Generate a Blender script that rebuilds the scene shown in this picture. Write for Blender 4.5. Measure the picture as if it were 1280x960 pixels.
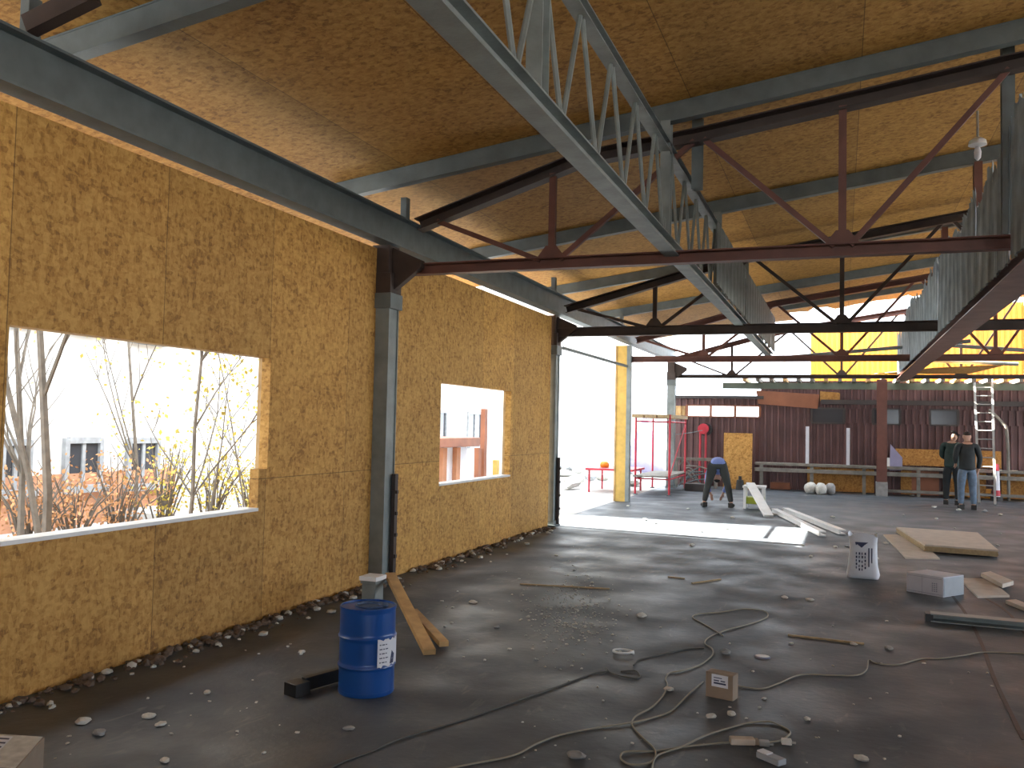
import bpy, bmesh, math, random
from mathutils import Vector, Matrix
random.seed(11)
S = bpy.context.scene
for o in list(bpy.data.objects): bpy.data.objects.remove(o)

# ------------------------------------------------------------------ camera
FPX, CAMH = 1100.0, 1.9
YAW, PIT, ROL = math.radians(20.55174), math.radians(2.58785), math.radians(1.23975)
_f = Vector((-math.sin(YAW), math.cos(YAW), 0)); _r = Vector((math.cos(YAW), math.sin(YAW), 0)); _u = Vector((0, 0, 1))
F3 = _f*math.cos(PIT)+_u*math.sin(PIT); _u2 = _r.cross(F3)
R3 = _r*math.cos(ROL)+_u2*math.sin(ROL); U3 = -_r*math.sin(ROL)+_u2*math.cos(ROL)
CP = Vector((0, 0, CAMH))
cd = bpy.data.cameras.new('camera'); cam = bpy.data.objects.new('camera', cd); S.collection.objects.link(cam)
cd.sensor_width = 36; cd.lens = 36*FPX/1280; cd.clip_start = .05; cd.clip_end = 500
M = Matrix((R3, U3, -F3)).transposed().to_4x4(); M.translation = CP
cam.matrix_world = M; S.camera = cam

# ------------------------------------------------------------------ light
S.view_settings.view_transform = 'Standard'; S.view_settings.look = 'None'
S.view_settings.gamma = 1; S.view_settings.use_curve_mapping = False
S.view_settings.exposure = 2.9
W = bpy.data.worlds.new('world'); S.world = W; W.use_nodes = True
bg = W.node_tree.nodes['Background']; bg.inputs[0].default_value = (.80, .90, 1, 1); bg.inputs[1].default_value = 1.0
sd = bpy.data.lights.new('sun', 'SUN'); sun = bpy.data.objects.new('sun', sd); S.collection.objects.link(sun)
sd.energy = 14; sd.angle = math.radians(.6); sd.color = (1, .94, .82)
sun.rotation_euler = Vector((1, -.11, -.88)).to_track_quat('-Z', 'Y').to_euler(); sun.location = (-20, 2, 20)
def portal(loc, rot, sx, sy):
    a = bpy.data.lights.new('portal', 'AREA'); a.shape = 'RECTANGLE'; a.size = sx; a.size_y = sy; a.cycles.is_portal = True
    o = bpy.data.objects.new('portal', a); o.location = loc; o.rotation_euler = rot; S.collection.objects.link(o)
P2 = math.pi/2
portal((-5.35, 5.6, 1.7), (0, -P2, 0), 1.6, 3.0)
portal((-5.35, 12.3, 1.7), (0, -P2, 0), 1.6, 2.9)
portal((-5.4, 22.5, 2.0), (0, -P2, 0), 4.0, 13)
portal((3, -6.2, 2.3), (P2, 0, 0), 15, 4.2)
portal((11.4, 18, 2.3), (0, P2, 0), 3.9, 24)
S.cycles.max_bounces = 10; S.cycles.diffuse_bounces = 6; S.cycles.sample_clamp_indirect = 6
S.cycles.use_denoising = True

# ------------------------------------------------------------------ helpers
def ray(x, y): return R3*(x-640)/FPX - U3*(y-480)/FPX + F3
def fl(x, y, z=0.0):
    d = ray(x, y); return CP + d*((z-CAMH)/d.z)
def atx(x, y, X):
    d = ray(x, y); return CP + d*(X/d.x)
def aty(x, y, Y):
    d = ray(x, y); return CP + d*(Y/d.y)
C = S.collection
def tag(o, label=None, cat=None, group=None, kind=None):
    if label: o['label'] = label
    if cat: o['category'] = cat
    if group: o['group'] = group
    if kind: o['kind'] = kind
    return o
def thing(name, loc, label, cat, group=None):
    o = bpy.data.objects.new(name, None); C.objects.link(o); o.location = loc; o.empty_display_size = .1
    return tag(o, label, cat, group)
def root_loc(p):
    v = Vector((0, 0, 0))
    while p is not None: v += p.location; p = p.parent
    return v
class MB:
    def __init__(s): s.v = []; s.f = []
    def add(s, vs, fs):
        n = len(s.v); s.v += [Vector(v) for v in vs]; s.f += [tuple(i+n for i in f) for f in fs]; return s
    def box(s, x0, x1, y0, y1, z0, z1):
        return s.add([(x0,y0,z0),(x1,y0,z0),(x1,y1,z0),(x0,y1,z0),(x0,y0,z1),(x1,y0,z1),(x1,y1,z1),(x0,y1,z1)],
            [(0,3,2,1),(4,5,6,7),(0,1,5,4),(1,2,6,5),(2,3,7,6),(3,0,4,7)])
    def bar(s, p, q, w, h, up=(0,0,1)):
        p = Vector(p); q = Vector(q); d = (q-p).normalized(); up = Vector(up)
        if abs(d.dot(up)) > .99: up = Vector((0,1,0))
        a = d.cross(up).normalized(); b = a.cross(d)
        vs = [e + a*(i*w/2) + b*(j*h/2) for e in (p,q) for i,j in ((-1,-1),(1,-1),(1,1),(-1,1))]
        return s.add(vs, [(0,1,2,3),(7,6,5,4),(0,4,5,1),(1,5,6,2),(2,6,7,3),(3,7,4,0)])
    def chan(s, p, q, w, h, t=.012, up=(0,0,1), side=1):   # I / channel section
        p = Vector(p); q = Vector(q); d = (q-p).normalized(); up = Vector(up)
        if abs(d.dot(up)) > .99: up = Vector((0,1,0))
        a = d.cross(up).normalized(); b = a.cross(d)
        s.bar(p+b*(h/2-t/2), q+b*(h/2-t/2), w, t, up); s.bar(p-b*(h/2-t/2), q-b*(h/2-t/2), w, t, up)
        s.bar(p+a*side*(w/2-t)*(1 if side else 0), q+a*side*(w/2-t)*(1 if side else 0), t, h-2*t, up); return s
    def tube(s, pts, r, n=8, cap=True):
        pts = [Vector(p) for p in pts]; rs = r if isinstance(r, (list,tuple)) else [r]*len(pts)
        base = len(s.v); prev = None
        for i,p in enumerate(pts):
            d = (pts[min(i+1,len(pts)-1)]-pts[max(i-1,0)]).normalized()
            if prev is None:
                prev = d.cross(Vector((0,0,1)) if abs(d.z) < .9 else Vector((1,0,0))).normalized()
            prev = (prev - d*prev.dot(d)).normalized(); b = d.cross(prev)
            for k in range(n):
                t = 2*math.pi*k/n; s.v.append(p + prev*(rs[i]*math.cos(t)) + b*(rs[i]*math.sin(t)))
        for i in range(len(pts)-1):
            for k in range(n):
                a = base+i*n+k; b2 = base+i*n+(k+1)%n; s.f.append((a,b2,b2+n,a+n))
        if cap:
            s.f.append(tuple(base+k for k in range(n))[::-1]); s.f.append(tuple(base+(len(pts)-1)*n+k for k in range(n)))
        return s
    def lathe(s, prof, c, n=40):
        base = len(s.v); c = Vector(c)
        for r,z in prof:
            for k in range(n):
                t = 2*math.pi*k/n; s.v.append(c+Vector((r*math.cos(t), r*math.sin(t), z)))
        for i in range(len(prof)-1):
            for k in range(n):
                a = base+i*n+k; b = base+i*n+(k+1)%n; s.f.append((a,b,b+n,a+n))
        s.f.append(tuple(base+k for k in range(n))[::-1]); s.f.append(tuple(base+(len(prof)-1)*n+k for k in range(n)))
        return s
    def prism(s, poly, ext):
        n = len(poly); e = Vector(ext); P = [Vector(p) for p in poly]
        return s.add(P+[p+e for p in P], [tuple(range(n))[::-1], tuple(range(n,2*n))]+[(i,(i+1)%n,(i+1)%n+n,i+n) for i in range(n)])
    def blob(s, c, sx, sy, sz, seed=0, sub=1, rough=.25, rot=0):
        rnd = random.Random(seed); bm = bmesh.new(); bmesh.ops.create_icosphere(bm, subdivisions=sub, radius=1)
        cr, sr = math.cos(rot), math.sin(rot); vs = []
        for v in bm.verts:
            k = 1+rnd.uniform(-rough, rough); x,y,z = v.co.x*sx*k, v.co.y*sy*k, v.co.z*sz*k
            vs.append((c[0]+x*cr-y*sr, c[1]+x*sr+y*cr, c[2]+z))
        fs = [tuple(v.index for v in f.verts) for f in bm.faces]; bm.free(); return s.add(vs, fs)
    def build(s, name, mat, parent=None, label=None, smooth=False, bevel=0, seg=2, **kw):
        off = root_loc(parent) if parent else Vector((0,0,0))
        me = bpy.data.meshes.new(name); me.from_pydata([v-off for v in s.v], [], s.f)
        bm = bmesh.new(); bm.from_mesh(me); bmesh.ops.recalc_face_normals(bm, faces=bm.faces); bm.to_mesh(me); bm.free()
        if smooth:
            for p in me.polygons: p.use_smooth = True
        me.materials.append(mat); o = bpy.data.objects.new(name, me); C.objects.link(o); o.parent = parent
        if smooth == 2:
            m = o.modifiers.new('e','EDGE_SPLIT'); m.split_angle = math.radians(40)
        if bevel:
            m = o.modifiers.new('b','BEVEL'); m.width = bevel; m.segments = seg; m.limit_method = 'ANGLE'
        tag(o, label, **kw); return o
def copy_tree(o, parent=None):
    c = o.copy(); C.objects.link(c); c.parent = parent
    for ch in list(o.children): copy_tree(ch, c)
    return c
def smoothpath(pts, n=6):
    P = [Vector(p) for p in pts]; P = [P[0]]+P+[P[-1]]; out = []
    for i in range(1, len(P)-2):
        a,b,c,d = P[i-1],P[i],P[i+1],P[i+2]
        for k in range(n):
            t = k/n; out.append(.5*((2*b)+(c-a)*t+(2*a-5*b+4*c-d)*t*t+(3*b-a-3*c+d)*t**3))
    out.append(P[-2]); return out

# ------------------------------------------------------------------ materials
def mat(name, col, rough=.7, metal=0, var=.0, vscale=4, bump=0, bscale=30, spec=.5):
    m = bpy.data.materials.new(name); m.use_nodes = True; nt = m.node_tree; b = nt.nodes['Principled BSDF']
    b.inputs['Base Color'].default_value = (*col, 1); b.inputs['Roughness'].default_value = rough; b.inputs['Metallic'].default_value = metal
    b.inputs['Specular IOR Level'].default_value = spec
    tc = nt.nodes.new('ShaderNodeTexCoord'); nz = nt.nodes.new('ShaderNodeTexNoise'); nz.inputs['Scale'].default_value = vscale
    nz.inputs['Detail'].default_value = 6; nt.links.new(tc.outputs['Object'], nz.inputs['Vector'])
    cr = nt.nodes.new('ShaderNodeMapRange'); cr.inputs[1].default_value = .3; cr.inputs[2].default_value = .7
    cr.inputs[3].default_value = 1-var; cr.inputs[4].default_value = 1+var
    nt.links.new(nz.outputs['Fac'], cr.inputs[0])
    mx = nt.nodes.new('ShaderNodeVectorMath'); mx.operation = 'SCALE'; mx.inputs[0].default_value = col
    nt.links.new(cr.outputs[0], mx.inputs['Scale']); nt.links.new(mx.outputs[0], b.inputs['Base Color'])
    if bump:
        n2 = nt.nodes.new('ShaderNodeTexNoise'); n2.inputs['Scale'].default_value = bscale; nt.links.new(tc.outputs['Object'], n2.inputs['Vector'])
        bp = nt.nodes.new('ShaderNodeBump'); bp.inputs['Strength'].default_value = bump; bp.inputs['Distance'].default_value = .01
        nt.links.new(n2.outputs['Fac'], bp.inputs['Height']); nt.links.new(bp.outputs[0], b.inputs['Normal'])
    return m
def osb(name, tint=(1,1,1), seams=None, axes=(1,2), offs=(0,0), stretch=(1,1,1), rough=.75):
    """oriented strand board: flakes, per-sheet tone and dark joints every sheet"""
    m = bpy.data.materials.new(name); m.use_nodes = True; nt = m.node_tree; N = nt.nodes; L = nt.links; b = N['Principled BSDF']
    b.inputs['Roughness'].default_value = rough
    tc = N.new('ShaderNodeTexCoord')
    cols = []
    for i,(sc,rot) in enumerate(((15,.5),(21,-.7),(44,.3))):
        mp = N.new('ShaderNodeMapping'); mp.inputs['Rotation'].default_value = (rot,rot*1.3,rot); mp.inputs['Scale'].default_value = (stretch[0],stretch[1]*1.0,stretch[2]*1.9) if i%2 else (stretch[0]*1.3,stretch[1]*1.9,stretch[2])
        L.new(tc.outputs['Object'], mp.inputs[0]); v = N.new('ShaderNodeTexVoronoi'); v.inputs['Scale'].default_value = sc
        L.new(mp.outputs[0], v.inputs['Vector']); sp = N.new('ShaderNodeSeparateColor'); L.new(v.outputs['Color'], sp.inputs[0]); cols.append(sp.outputs[0])
    nz = N.new('ShaderNodeTexNoise'); nz.inputs['Scale'].default_value = 2.2; nz.inputs['Detail'].default_value = 6; L.new(tc.outputs['Object'], nz.inputs['Vector'])
    nf = N.new('ShaderNodeTexNoise'); nf.inputs['Scale'].default_value = 16; nf.inputs['Detail'].default_value = 4; L.new(tc.outputs['Object'], nf.inputs['Vector'])
    def m2(op, a, c, v=None):
        n = N.new('ShaderNodeMath'); n.operation = op; L.new(a, n.inputs[0])
        if c is not None: L.new(c, n.inputs[1])
        else: n.inputs[1].default_value = v
        return n.outputs[0]
    s = m2('ADD', m2('MULTIPLY', cols[0], None, .28), m2('MULTIPLY', cols[1], None, .26))
    s = m2('ADD', s, m2('MULTIPLY', cols[2], None, .16)); s = m2('ADD', s, m2('MULTIPLY', nz.outputs['Fac'], None, .35)); s = m2('ADD', s, m2('MULTIPLY', nf.outputs['Fac'], None, .3))
    rp = N.new('ShaderNodeValToRGB'); L.new(s, rp.inputs[0]); e = rp.color_ramp.elements
    c = [(.25,.115,.024),(.43,.22,.048),(.58,.33,.09)]
    e[0].position = .40; e[0].color = (*[c[0][i]*tint[i] for i in range(3)],1); e[1].position = .92; e[1].color = (*[c[2][i]*tint[i] for i in range(3)],1)
    k = e.new(.6); k.color = (*[c[1][i]*tint[i] for i in range(3)],1)
    out = rp.outputs[0]
    if seams:
        sp = N.new('ShaderNodeSeparateXYZ'); L.new(tc.outputs['Object'], sp.inputs[0]); fac = None; ids = []
        for a,size,off in zip(axes, seams, offs):
            q = m2('DIVIDE', m2('ADD', sp.outputs[a], None, off), None, size); ids.append(m2('FLOOR', q, None, 0))
            fr = m2('FRACT', q, None, 0); d = m2('ABSOLUTE', m2('SUBTRACT', fr, None, .5), None, 0)
            g = m2('GREATER_THAN', d, None, .5-.004/size); fac = g if fac is None else m2('MAXIMUM', fac, g)
        cb = N.new('ShaderNodeCombineXYZ'); L.new(ids[0], cb.inputs[0]); L.new(ids[1], cb.inputs[1])
        wn = N.new('ShaderNodeTexWhiteNoise'); L.new(cb.outputs[0], wn.inputs['Vector'])
        mr = N.new('ShaderNodeMapRange'); mr.inputs[3].default_value = .86; mr.inputs[4].default_value = 1.14; L.new(wn.outputs['Value'], mr.inputs[0])
        sc = N.new('ShaderNodeVectorMath'); sc.operation = 'SCALE'; L.new(out, sc.inputs[0]); L.new(mr.outputs[0], sc.inputs['Scale'])
        mx = N.new('ShaderNodeMix'); mx.data_type = 'RGBA'; L.new(m2('MULTIPLY', fac, None, .62), mx.inputs[0]); L.new(sc.outputs[0], mx.inputs[6]); mx.inputs[7].default_value = (.03,.015,.006,1); out = mx.outputs[2]
    L.new(out, b.inputs['Base Color']); return m
M_wall = osb('osb wall', seams=(1.42, 5.2), axes=(1,2), offs=(.04, 3.87))
M_wall2 = osb('osb wall bay two', tint=(1.05,1.08,1.1), seams=(1.40, 5.2), axes=(1,2), offs=(.22, 3.83))
M_roof = osb('osb roof', tint=(.86,.84,.75), seams=(1.62, 4.03), axes=(0,1), offs=(3.07, 3.2))
M_osb = osb('osb board', tint=(.85,.75,.7))
M_osbL = osb('osb board pale', tint=(1.15,1.15,1.25))
M_steel = mat('blue grey painted steel', (.125,.15,.155), .5, .0, .18, 5, .15, 40)
M_steel2 = mat('pale grey painted steel', (.21,.24,.24), .5, 0, .2, 5, .15, 40)
M_red = mat('red oxide steel', (.150,.060,.046), .55, 0, .2, 4, .15, 30)
M_reddark = mat('dark weathered steel', (.05,.033,.028), .6, 0, .25, 4, .15, 30)
M_redl = mat('worn red brown steel', (.20,.12,.105), .38, 0, .25, 4, .15, 30)
M_galv = mat('weathered corrugated sheet', (.30,.37,.42), .5, 0, .35, 3, .1, 20)
M_maroon = mat('maroon cladding', (.115,.056,.054), .5, 0, .3, 1.6, .1, 20)
M_maroon2 = mat('dark trim', (.05,.04,.038), .6, 0, .2)
M_brown = mat('brown painted board', (.27,.10,.05), .6, 0, .25, 2)
M_wood = mat('raw timber', (.50,.32,.14), .7, 0, .25, 6, .2, 30)
M_woodg = mat('grey weathered timber', (.20,.185,.16), .8, 0, .3, 5, .2, 30)
M_ply = mat('pale plywood', (.50,.43,.36), .7, 0, .12, 6)
M_plye = mat('plywood edge', (.36,.26,.14), .7, 0, .2, 20)
M_yel = mat('yellow timber post', (.62,.40,.10), .7, 0, .15, 6)
M_white = mat('white paint', (.74,.75,.76), .5, 0, .06, 6)
M_whitep = mat('white paper', (.66,.68,.74), .6, 0, .05, 9)
M_plaster = mat('plaster crumb', (.55,.54,.50), .9, 0, .2, 20)
M_concrete = mat('pale concrete', (.28,.28,.28), .85, 0, .2, 8)
M_blue = mat('blue drum enamel', (.008,.062,.26), .3, 0, .1, 6)
M_blued = mat('dusty blue lid', (.035,.075,.17), .6, 0, .3, 12)
M_black = mat('black plastic', (.012,.012,.013), .45)
M_card = mat('brown cardboard', (.25,.19,.14), .8, 0, .1, 8)
M_cardw = mat('white cardboard', (.52,.53,.60), .65, 0, .06, 8)
M_cardg = mat('grey cardboard end', (.33,.36,.40), .65, 0, .06, 8)
M_ink = mat('dark printing', (.04,.045,.10), .7)
M_inkg = mat('grey printing', (.22,.23,.32), .7)
M_cable = mat('beige cable sheath', (.26,.24,.19), .6, 0, .1, 6)
M_cabled = mat('dark cable sheath', (.075,.075,.07), .6)
M_scaf = mat('red scaffold paint', (.48,.03,.05), .45, 0, .15, 6)
M_alu = mat('dull aluminium', (.30,.30,.29), .5, .2, .1, 6)
M_glassd = mat('dark window pane', (.05,.05,.055), .15)
M_face = mat('pale facade render', (.62,.60,.56), .9, 0, .08, 2)
M_facebr = mat('orange brick facade', (.46,.22,.12), .9, 0, .2, 3)
M_bark = mat('grey bark', (.16,.13,.10), .9, 0, .25, 8)
M_leafy = mat('yellow leaves', (.62,.48,.08), .7, 0, .3, 5)
M_leafo = mat('orange leaves', (.55,.27,.11), .7, 0, .3, 5)
M_ground = mat('pale gravel ground', (.42,.40,.37), .95, 0, .15, 2)
M_skin = mat('skin', (.42,.24,.17), .6)
M_jackg = mat('dark green jacket', (.016,.035,.032), .8, 0, .2, 9)
M_jackb = mat('charcoal jacket', (.022,.026,.028), .8, 0, .2, 9)
M_jean = mat('blue jeans', (.13,.18,.25), .85, 0, .2, 12)
M_blackt = mat('black trousers', (.014,.016,.018), .85)
M_shirtb = mat('blue shirt', (.16,.22,.50), .8)
M_trg = mat('dark grey trousers', (.03,.034,.034), .85)
M_shoe = mat('dark shoes', (.02,.018,.016), .6)
M_hair = mat('dark hair', (.02,.015,.012), .8)
M_orange = mat('orange plastic', (.62,.25,.02), .4)
M_green = mat('green yellow plastic', (.30,.34,.03), .5)
M_film = mat('purple grey tarp', (.30,.28,.42), .6, 0, .1, 4)
M_rubble = mat('brown rubble', (.14,.10,.075), .95, 0, .4, 15)
def floor_mat():
    m = bpy.data.materials.new('stained floor'); m.use_nodes = True; nt = m.node_tree; N = nt.nodes; L = nt.links; b = N['Principled BSDF']
    tc = N.new('ShaderNodeTexCoord')
    def noise(sc, det, mpsc=(1,1,1), dist=0):
        mp = N.new('ShaderNodeMapping'); mp.inputs['Scale'].default_value = mpsc; L.new(tc.outputs['Object'], mp.inputs[0])
        n = N.new('ShaderNodeTexNoise'); n.inputs['Scale'].default_value = sc; n.inputs['Detail'].default_value = det; n.inputs['Distortion'].default_value = dist
        L.new(mp.outputs[0], n.inputs['Vector']); return n.outputs['Fac']
    def ramp(f, stops):
        r = N.new('ShaderNodeValToRGB'); L.new(f, r.inputs[0]); e = r.color_ramp.elements
        e[0].position, e[0].color = stops[0][0], (*stops[0][1],1); e[1].position, e[1].color = stops[-1][0], (*stops[-1][1],1)
        for p,c in stops[1:-1]: k = e.new(p); k.color = (*c,1)
        return r.outputs[0]
    base = ramp(noise(.9,8,dist=.4), [(.3,(.045,.056,.070)),(.5,(.066,.078,.094)),(.72,(.098,.112,.128))])
    scuff = ramp(noise(7,5,(1,.35,1),1.2), [(.62,(0,0,0)),(.74,(1,1,1))])
    specks = ramp(noise(38,3), [(.70,(0,0,0)),(.76,(1,1,1))])
    def mix(a, fac, col, k):
        q = N.new('ShaderNodeMath'); q.operation = 'MULTIPLY'; L.new(fac, q.inputs[0]); q.inputs[1].default_value = k
        x = N.new('ShaderNodeMix'); x.data_type = 'RGBA'; L.new(q.outputs[0], x.inputs[0]); L.new(a, x.inputs[6]); x.inputs[7].default_value = (*col,1); return x.outputs[2]
    c = mix(base, scuff, (.17,.17,.165), .55); c = mix(c, specks, (.30,.30,.29), .5)
    L.new(c, b.inputs['Base Color'])
    rr = ramp(noise(1.3,5), [(.35,(.44,.44,.44)),(.65,(.72,.72,.72))]); L.new(rr, b.inputs['Roughness'])
    bp = N.new('ShaderNodeBump'); bp.inputs['Strength'].default_value = .35; bp.inputs['Distance'].default_value = .012; L.new(noise(14,6), bp.inputs['Height']); L.new(bp.outputs[0], b.inputs['Normal'])
    return m
M_floor = floor_mat()
def translucent(name, col):
    m = bpy.data.materials.new(name); m.use_nodes = True; nt = m.node_tree; b = nt.nodes['Principled BSDF']; b.inputs['Base Color'].default_value = (*col,1); b.inputs['Roughness'].default_value = .5
    t = nt.nodes.new('ShaderNodeBsdfTranslucent'); t.inputs[0].default_value = (*col,1); mx = nt.nodes.new('ShaderNodeMixShader'); mx.inputs[0].default_value = .75
    nt.links.new(b.outputs[0], mx.inputs[1]); nt.links.new(t.outputs[0], mx.inputs[2]); nt.links.new(mx.outputs[0], nt.nodes['Material Output'].inputs[0]); return m
M_trans = translucent('yellow translucent sheet', (.90,.60,.20))
M_trans2 = translucent('orange translucent sheet', (.80,.46,.18))

# ------------------------------------------------------------------ setting
XW = -5.13
ROOF = lambda x: 5.45+.135*x if x < 4.8 else 5.45+.135*(9.6-x)
MB().box(-5.35, 12, -8, 30.2, -.25, 0).build('floor', M_floor, kind='structure')
MB().box(-80, 60, -40, 120, -.5, -.26).build('outside_ground', M_ground, kind='structure')
MB().box(-60, -5.36, 14, 110, -.255, -.04).build('outside_yard', M_ground, kind='structure')

def wall_with_hole(y0, y1, z1, hole, name, m, seedlabel):
    t = .10; b = MB(); pts = [(y0,0),(y1,0),(y1,z1),(y0,z1)]
    # hole as polygon of (y,z); triangulated through strips
    ys = sorted(set([y0,y1]+[p[0] for p in hole])); zs = sorted(set([0,z1]+[p[1] for p in hole]))
    def inside(y,z):
        c = False; n = len(hole)
        for i in range(n):
            (ya,za),(yb,zb) = hole[i],hole[(i+1)%n]
            if (za > z) != (zb > z) and y < (yb-ya)*(z-za)/(zb-za)+ya: c = not c
        return c
    for i in range(len(ys)-1):
        for j in range(len(zs)-1):
            if not inside((ys[i]+ys[i+1])/2,(zs[j]+zs[j+1])/2): b.box(XW-t, XW, ys[i], ys[i+1], zs[j], zs[j+1])
    return b.build(name, m, kind='structure')
wall_with_hole(-8, 9.08, 3.93, [(4.24,1.03),(6.95,1.03),(6.95,1.42),(7.08,1.42),(7.08,2.48),(4.24,2.48)], 'wall_left', M_wall, 0)
wall_with_hole(9.30, 15.74, 3.93, [(10.93,1.03),(13.66,1.03),(13.66,2.44),(10.93,2.44)], 'wall_left', M_wall2, 0)
# window reveals with white sill
for n,(a,b_,z0,z1) in enumerate(((4.24,7.08,1.03,2.48),(10.93,13.66,1.03,2.44))):
    w = MB(); w.box(XW-.14,XW-.10,a-.05,b_+.05,z1,z1+.05); w.box(XW-.14,XW-.10,a-.05,a,z0,z1); w.box(XW-.14,XW-.10,b_,b_+.05,z0,z1)
    fr = w.build('window_%d' % (n+1), M_wood, kind='structure')
    MB().box(XW-.16,XW+.012,a+.002,(b_ if n else 6.95)-.002,z0+.001,z0+.03).build('window_sill', M_white, fr, label='white window sill strip')
# roof
def slab(poly, name, m, t=.03, kind='structure'):
    b = MB(); b.prism([(x,y,ROOF(x)) for x,y in poly], (0,0,t)); return b.build(name, m, kind=kind)
slab([(-7.1,-8),(4.8,-8),(4.8,21.3),(-1.5,21.3),(-1.4,28.2),(-2.6,27.7),(-3.6,28.1),(-4.6,27.6),(-5.9,27.8),(-5.9,15.7),(-7.1,15.7)], 'ceiling', M_roof)
slab([(4.8,-8),(12,-8),(12,21.3),(4.8,21.3)], 'ceiling', M_roof)
rj = random.Random(3); edge = []
xx = -1.5
while xx < 4.7: edge.append((xx, 26.6+rj.uniform(-.5,.45))); xx += rj.uniform(.15,.4)
slab([(-1.5,21.3),(4.8,21.3),(4.8,28.6)]+edge[::-1], 'ceiling', M_roof)
slab([(4.8,21.3),(12,21.3),(12,30.2),(4.8,30.2)], 'ceiling', M_roof)
# far wall: ribbed cladding
def ribbed(x0, x1, z0, z1, y, pitch, depth, name, m, parent=None, skip=None, **kw):
    b = MB(); x = x0; pts = []
    while x < x1-1e-6:
        for dx,dy in ((0,0),(.55,0),(.62,-depth),(.93,-depth)):
            if x+dx*pitch <= x1: pts.append((x+dx*pitch, y+dy))
        x += pitch
    pts.append((x1,y))
    n = len(pts); vs = [(px,py,z0) for px,py in pts]+[(px,py,z1) for px,py in pts]
    vs += [(px,py+.02,z0) for px,py in pts]+[(px,py+.02,z1) for px,py in pts]
    fs = [(i,i+1,i+1+n,i+n) for i in range(n-1)]+[(i+2*n,i+3*n,i+1+3*n,i+1+2*n) for i in range(n-1)]
    fs += [(i+n,i+1+n,i+1+3*n,i+3*n) for i in range(n-1)]+[(i,i+2*n,i+1+2*n,i+1) for i in range(n-1)]+[(0,n,3*n,2*n),(n-1,3*n-1,4*n-1,2*n-1)]
    b.add(vs, fs); return b.build(name, m, parent, **kw)
YF = 29.5
ribbed(-5.2,-2.45,2.62,2.87,YF,.2,.05,'wall_back',M_maroon,kind='structure')
ribbed(-5.2,-2.45,0,2.30,YF,.2,.05,'wall_back',M_maroon,kind='structure')
ribbed(-5.2,-4.85,2.30,2.62,YF,.2,.05,'wall_back',M_wood,kind='structure')
ribbed(-2.45,12,0,2.15,YF,.2,.05,'wall_back',M_maroon,kind='structure')
ribbed(-2.45,12,2.6,3.45,YF,.2,.05,'wall_back',M_maroon,kind='structure')
for a,b_ in ((-2.45,-.9),(.1,.9),(1.7,2.5),(3.3,12)): ribbed(a,b_,2.15,2.6,YF,.2,.05,'wall_back',M_maroon,kind='structure')
MB().box(-5.3,-2.35,YF-.12,YF+.1,2.87,2.97).build('trim_2', M_maroon2, kind='structure')
k = 3
for a,b_,z0,z1 in ((-4.85,-2.45,2.30,2.62),):
    w = MB(); w.box(a,b_,YF-.07,YF-.01,z0-.04,z0); w.box(a,b_,YF-.07,YF-.01,z1,z1+.04)
    for i in range(4):
        x = a+(b_-a-.06)*i/3; w.box(x,x+.08,YF-.07,YF-.01,z0,z1)
    w.build('window_3', M_brown, kind='structure')
for n,(a,b_) in enumerate(((-.9,.1),(.9,1.7),(2.5,3.3))):
    w = MB(); w.box(a,b_,YF-.06,YF+.01,2.11,2.16); w.box(a,b_,YF-.06,YF+.01,2.58,2.63); w.box(a-.02,a+.05,YF-.06,YF+.01,2.16,2.58); w.box(b_-.05,b_+.02,YF-.06,YF+.01,2.16,2.58)
    f = w.build('window_%d' % (4+n), M_maroon2, kind='structure'); MB().box(a+.05,b_-.05,YF-.03,YF-.01,2.16,2.58).build('pane', M_glassd, f)
# unseen screen added behind the far wall so no light falls into the strip of dark windows
MB().box(-1.6,12,YF+.6,YF+.7,0,3.5).build('wall_light_screen', M_maroon2, kind='structure')
# right and rear shell, mostly open bays
for i,y in enumerate(range(-6,31,6)):
    MB().box(11.0,11.3,y,y+(6 if y < 5 else 1.0),0,4.9).build('wall_right', M_osb, kind='structure')
MB().box(11.0,11.3,-6,30,4.2,4.95).build('wall_right', M_osb, kind='structure')
MB().box(11.0,11.3,-6,30,0,.4).build('wall_right', M_osb, kind='structure')
MB().box(-5.1,2.6,-8.1,-8,0,4.7).build('wall_front', M_osb, kind='structure')
MB().box(6.5,11.3,-8.1,-8,0,5.0).build('wall_front', M_osb, kind='structure')
MB().box(2.6,6.5,-8.1,-8,3.4,5.4).build('wall_front', M_osb, kind='structure')

# ------------------------------------------------------------------ steelwork
# beam on the left wall
r = thing('steel_beam', (-5.02,0,3.98), 'long blue grey steel beam running along the top of the left wall', 'beam')
b = MB(); b.chan((-5.02,-8,4.165),(-5.02,28.3,4.165),.2,.37,.02,side=0)
b.build('profile', M_steel, r)
b = MB()
for y in (4.2,9.53,15.5,20.9): b.box(-5.06,-4.98,y-.05,y+.05,4.35,ROOF(-5)-.14)
b.build('packing_stub', M_steel, r, bevel=.004)
MB().bar(atx(36,33,-5.0),atx(118,-8,-4.55),.10,.12).build('corner_brace', M_reddark, None, 'dark short brace in the upper left corner above the wall beam', cat='brace')
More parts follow.
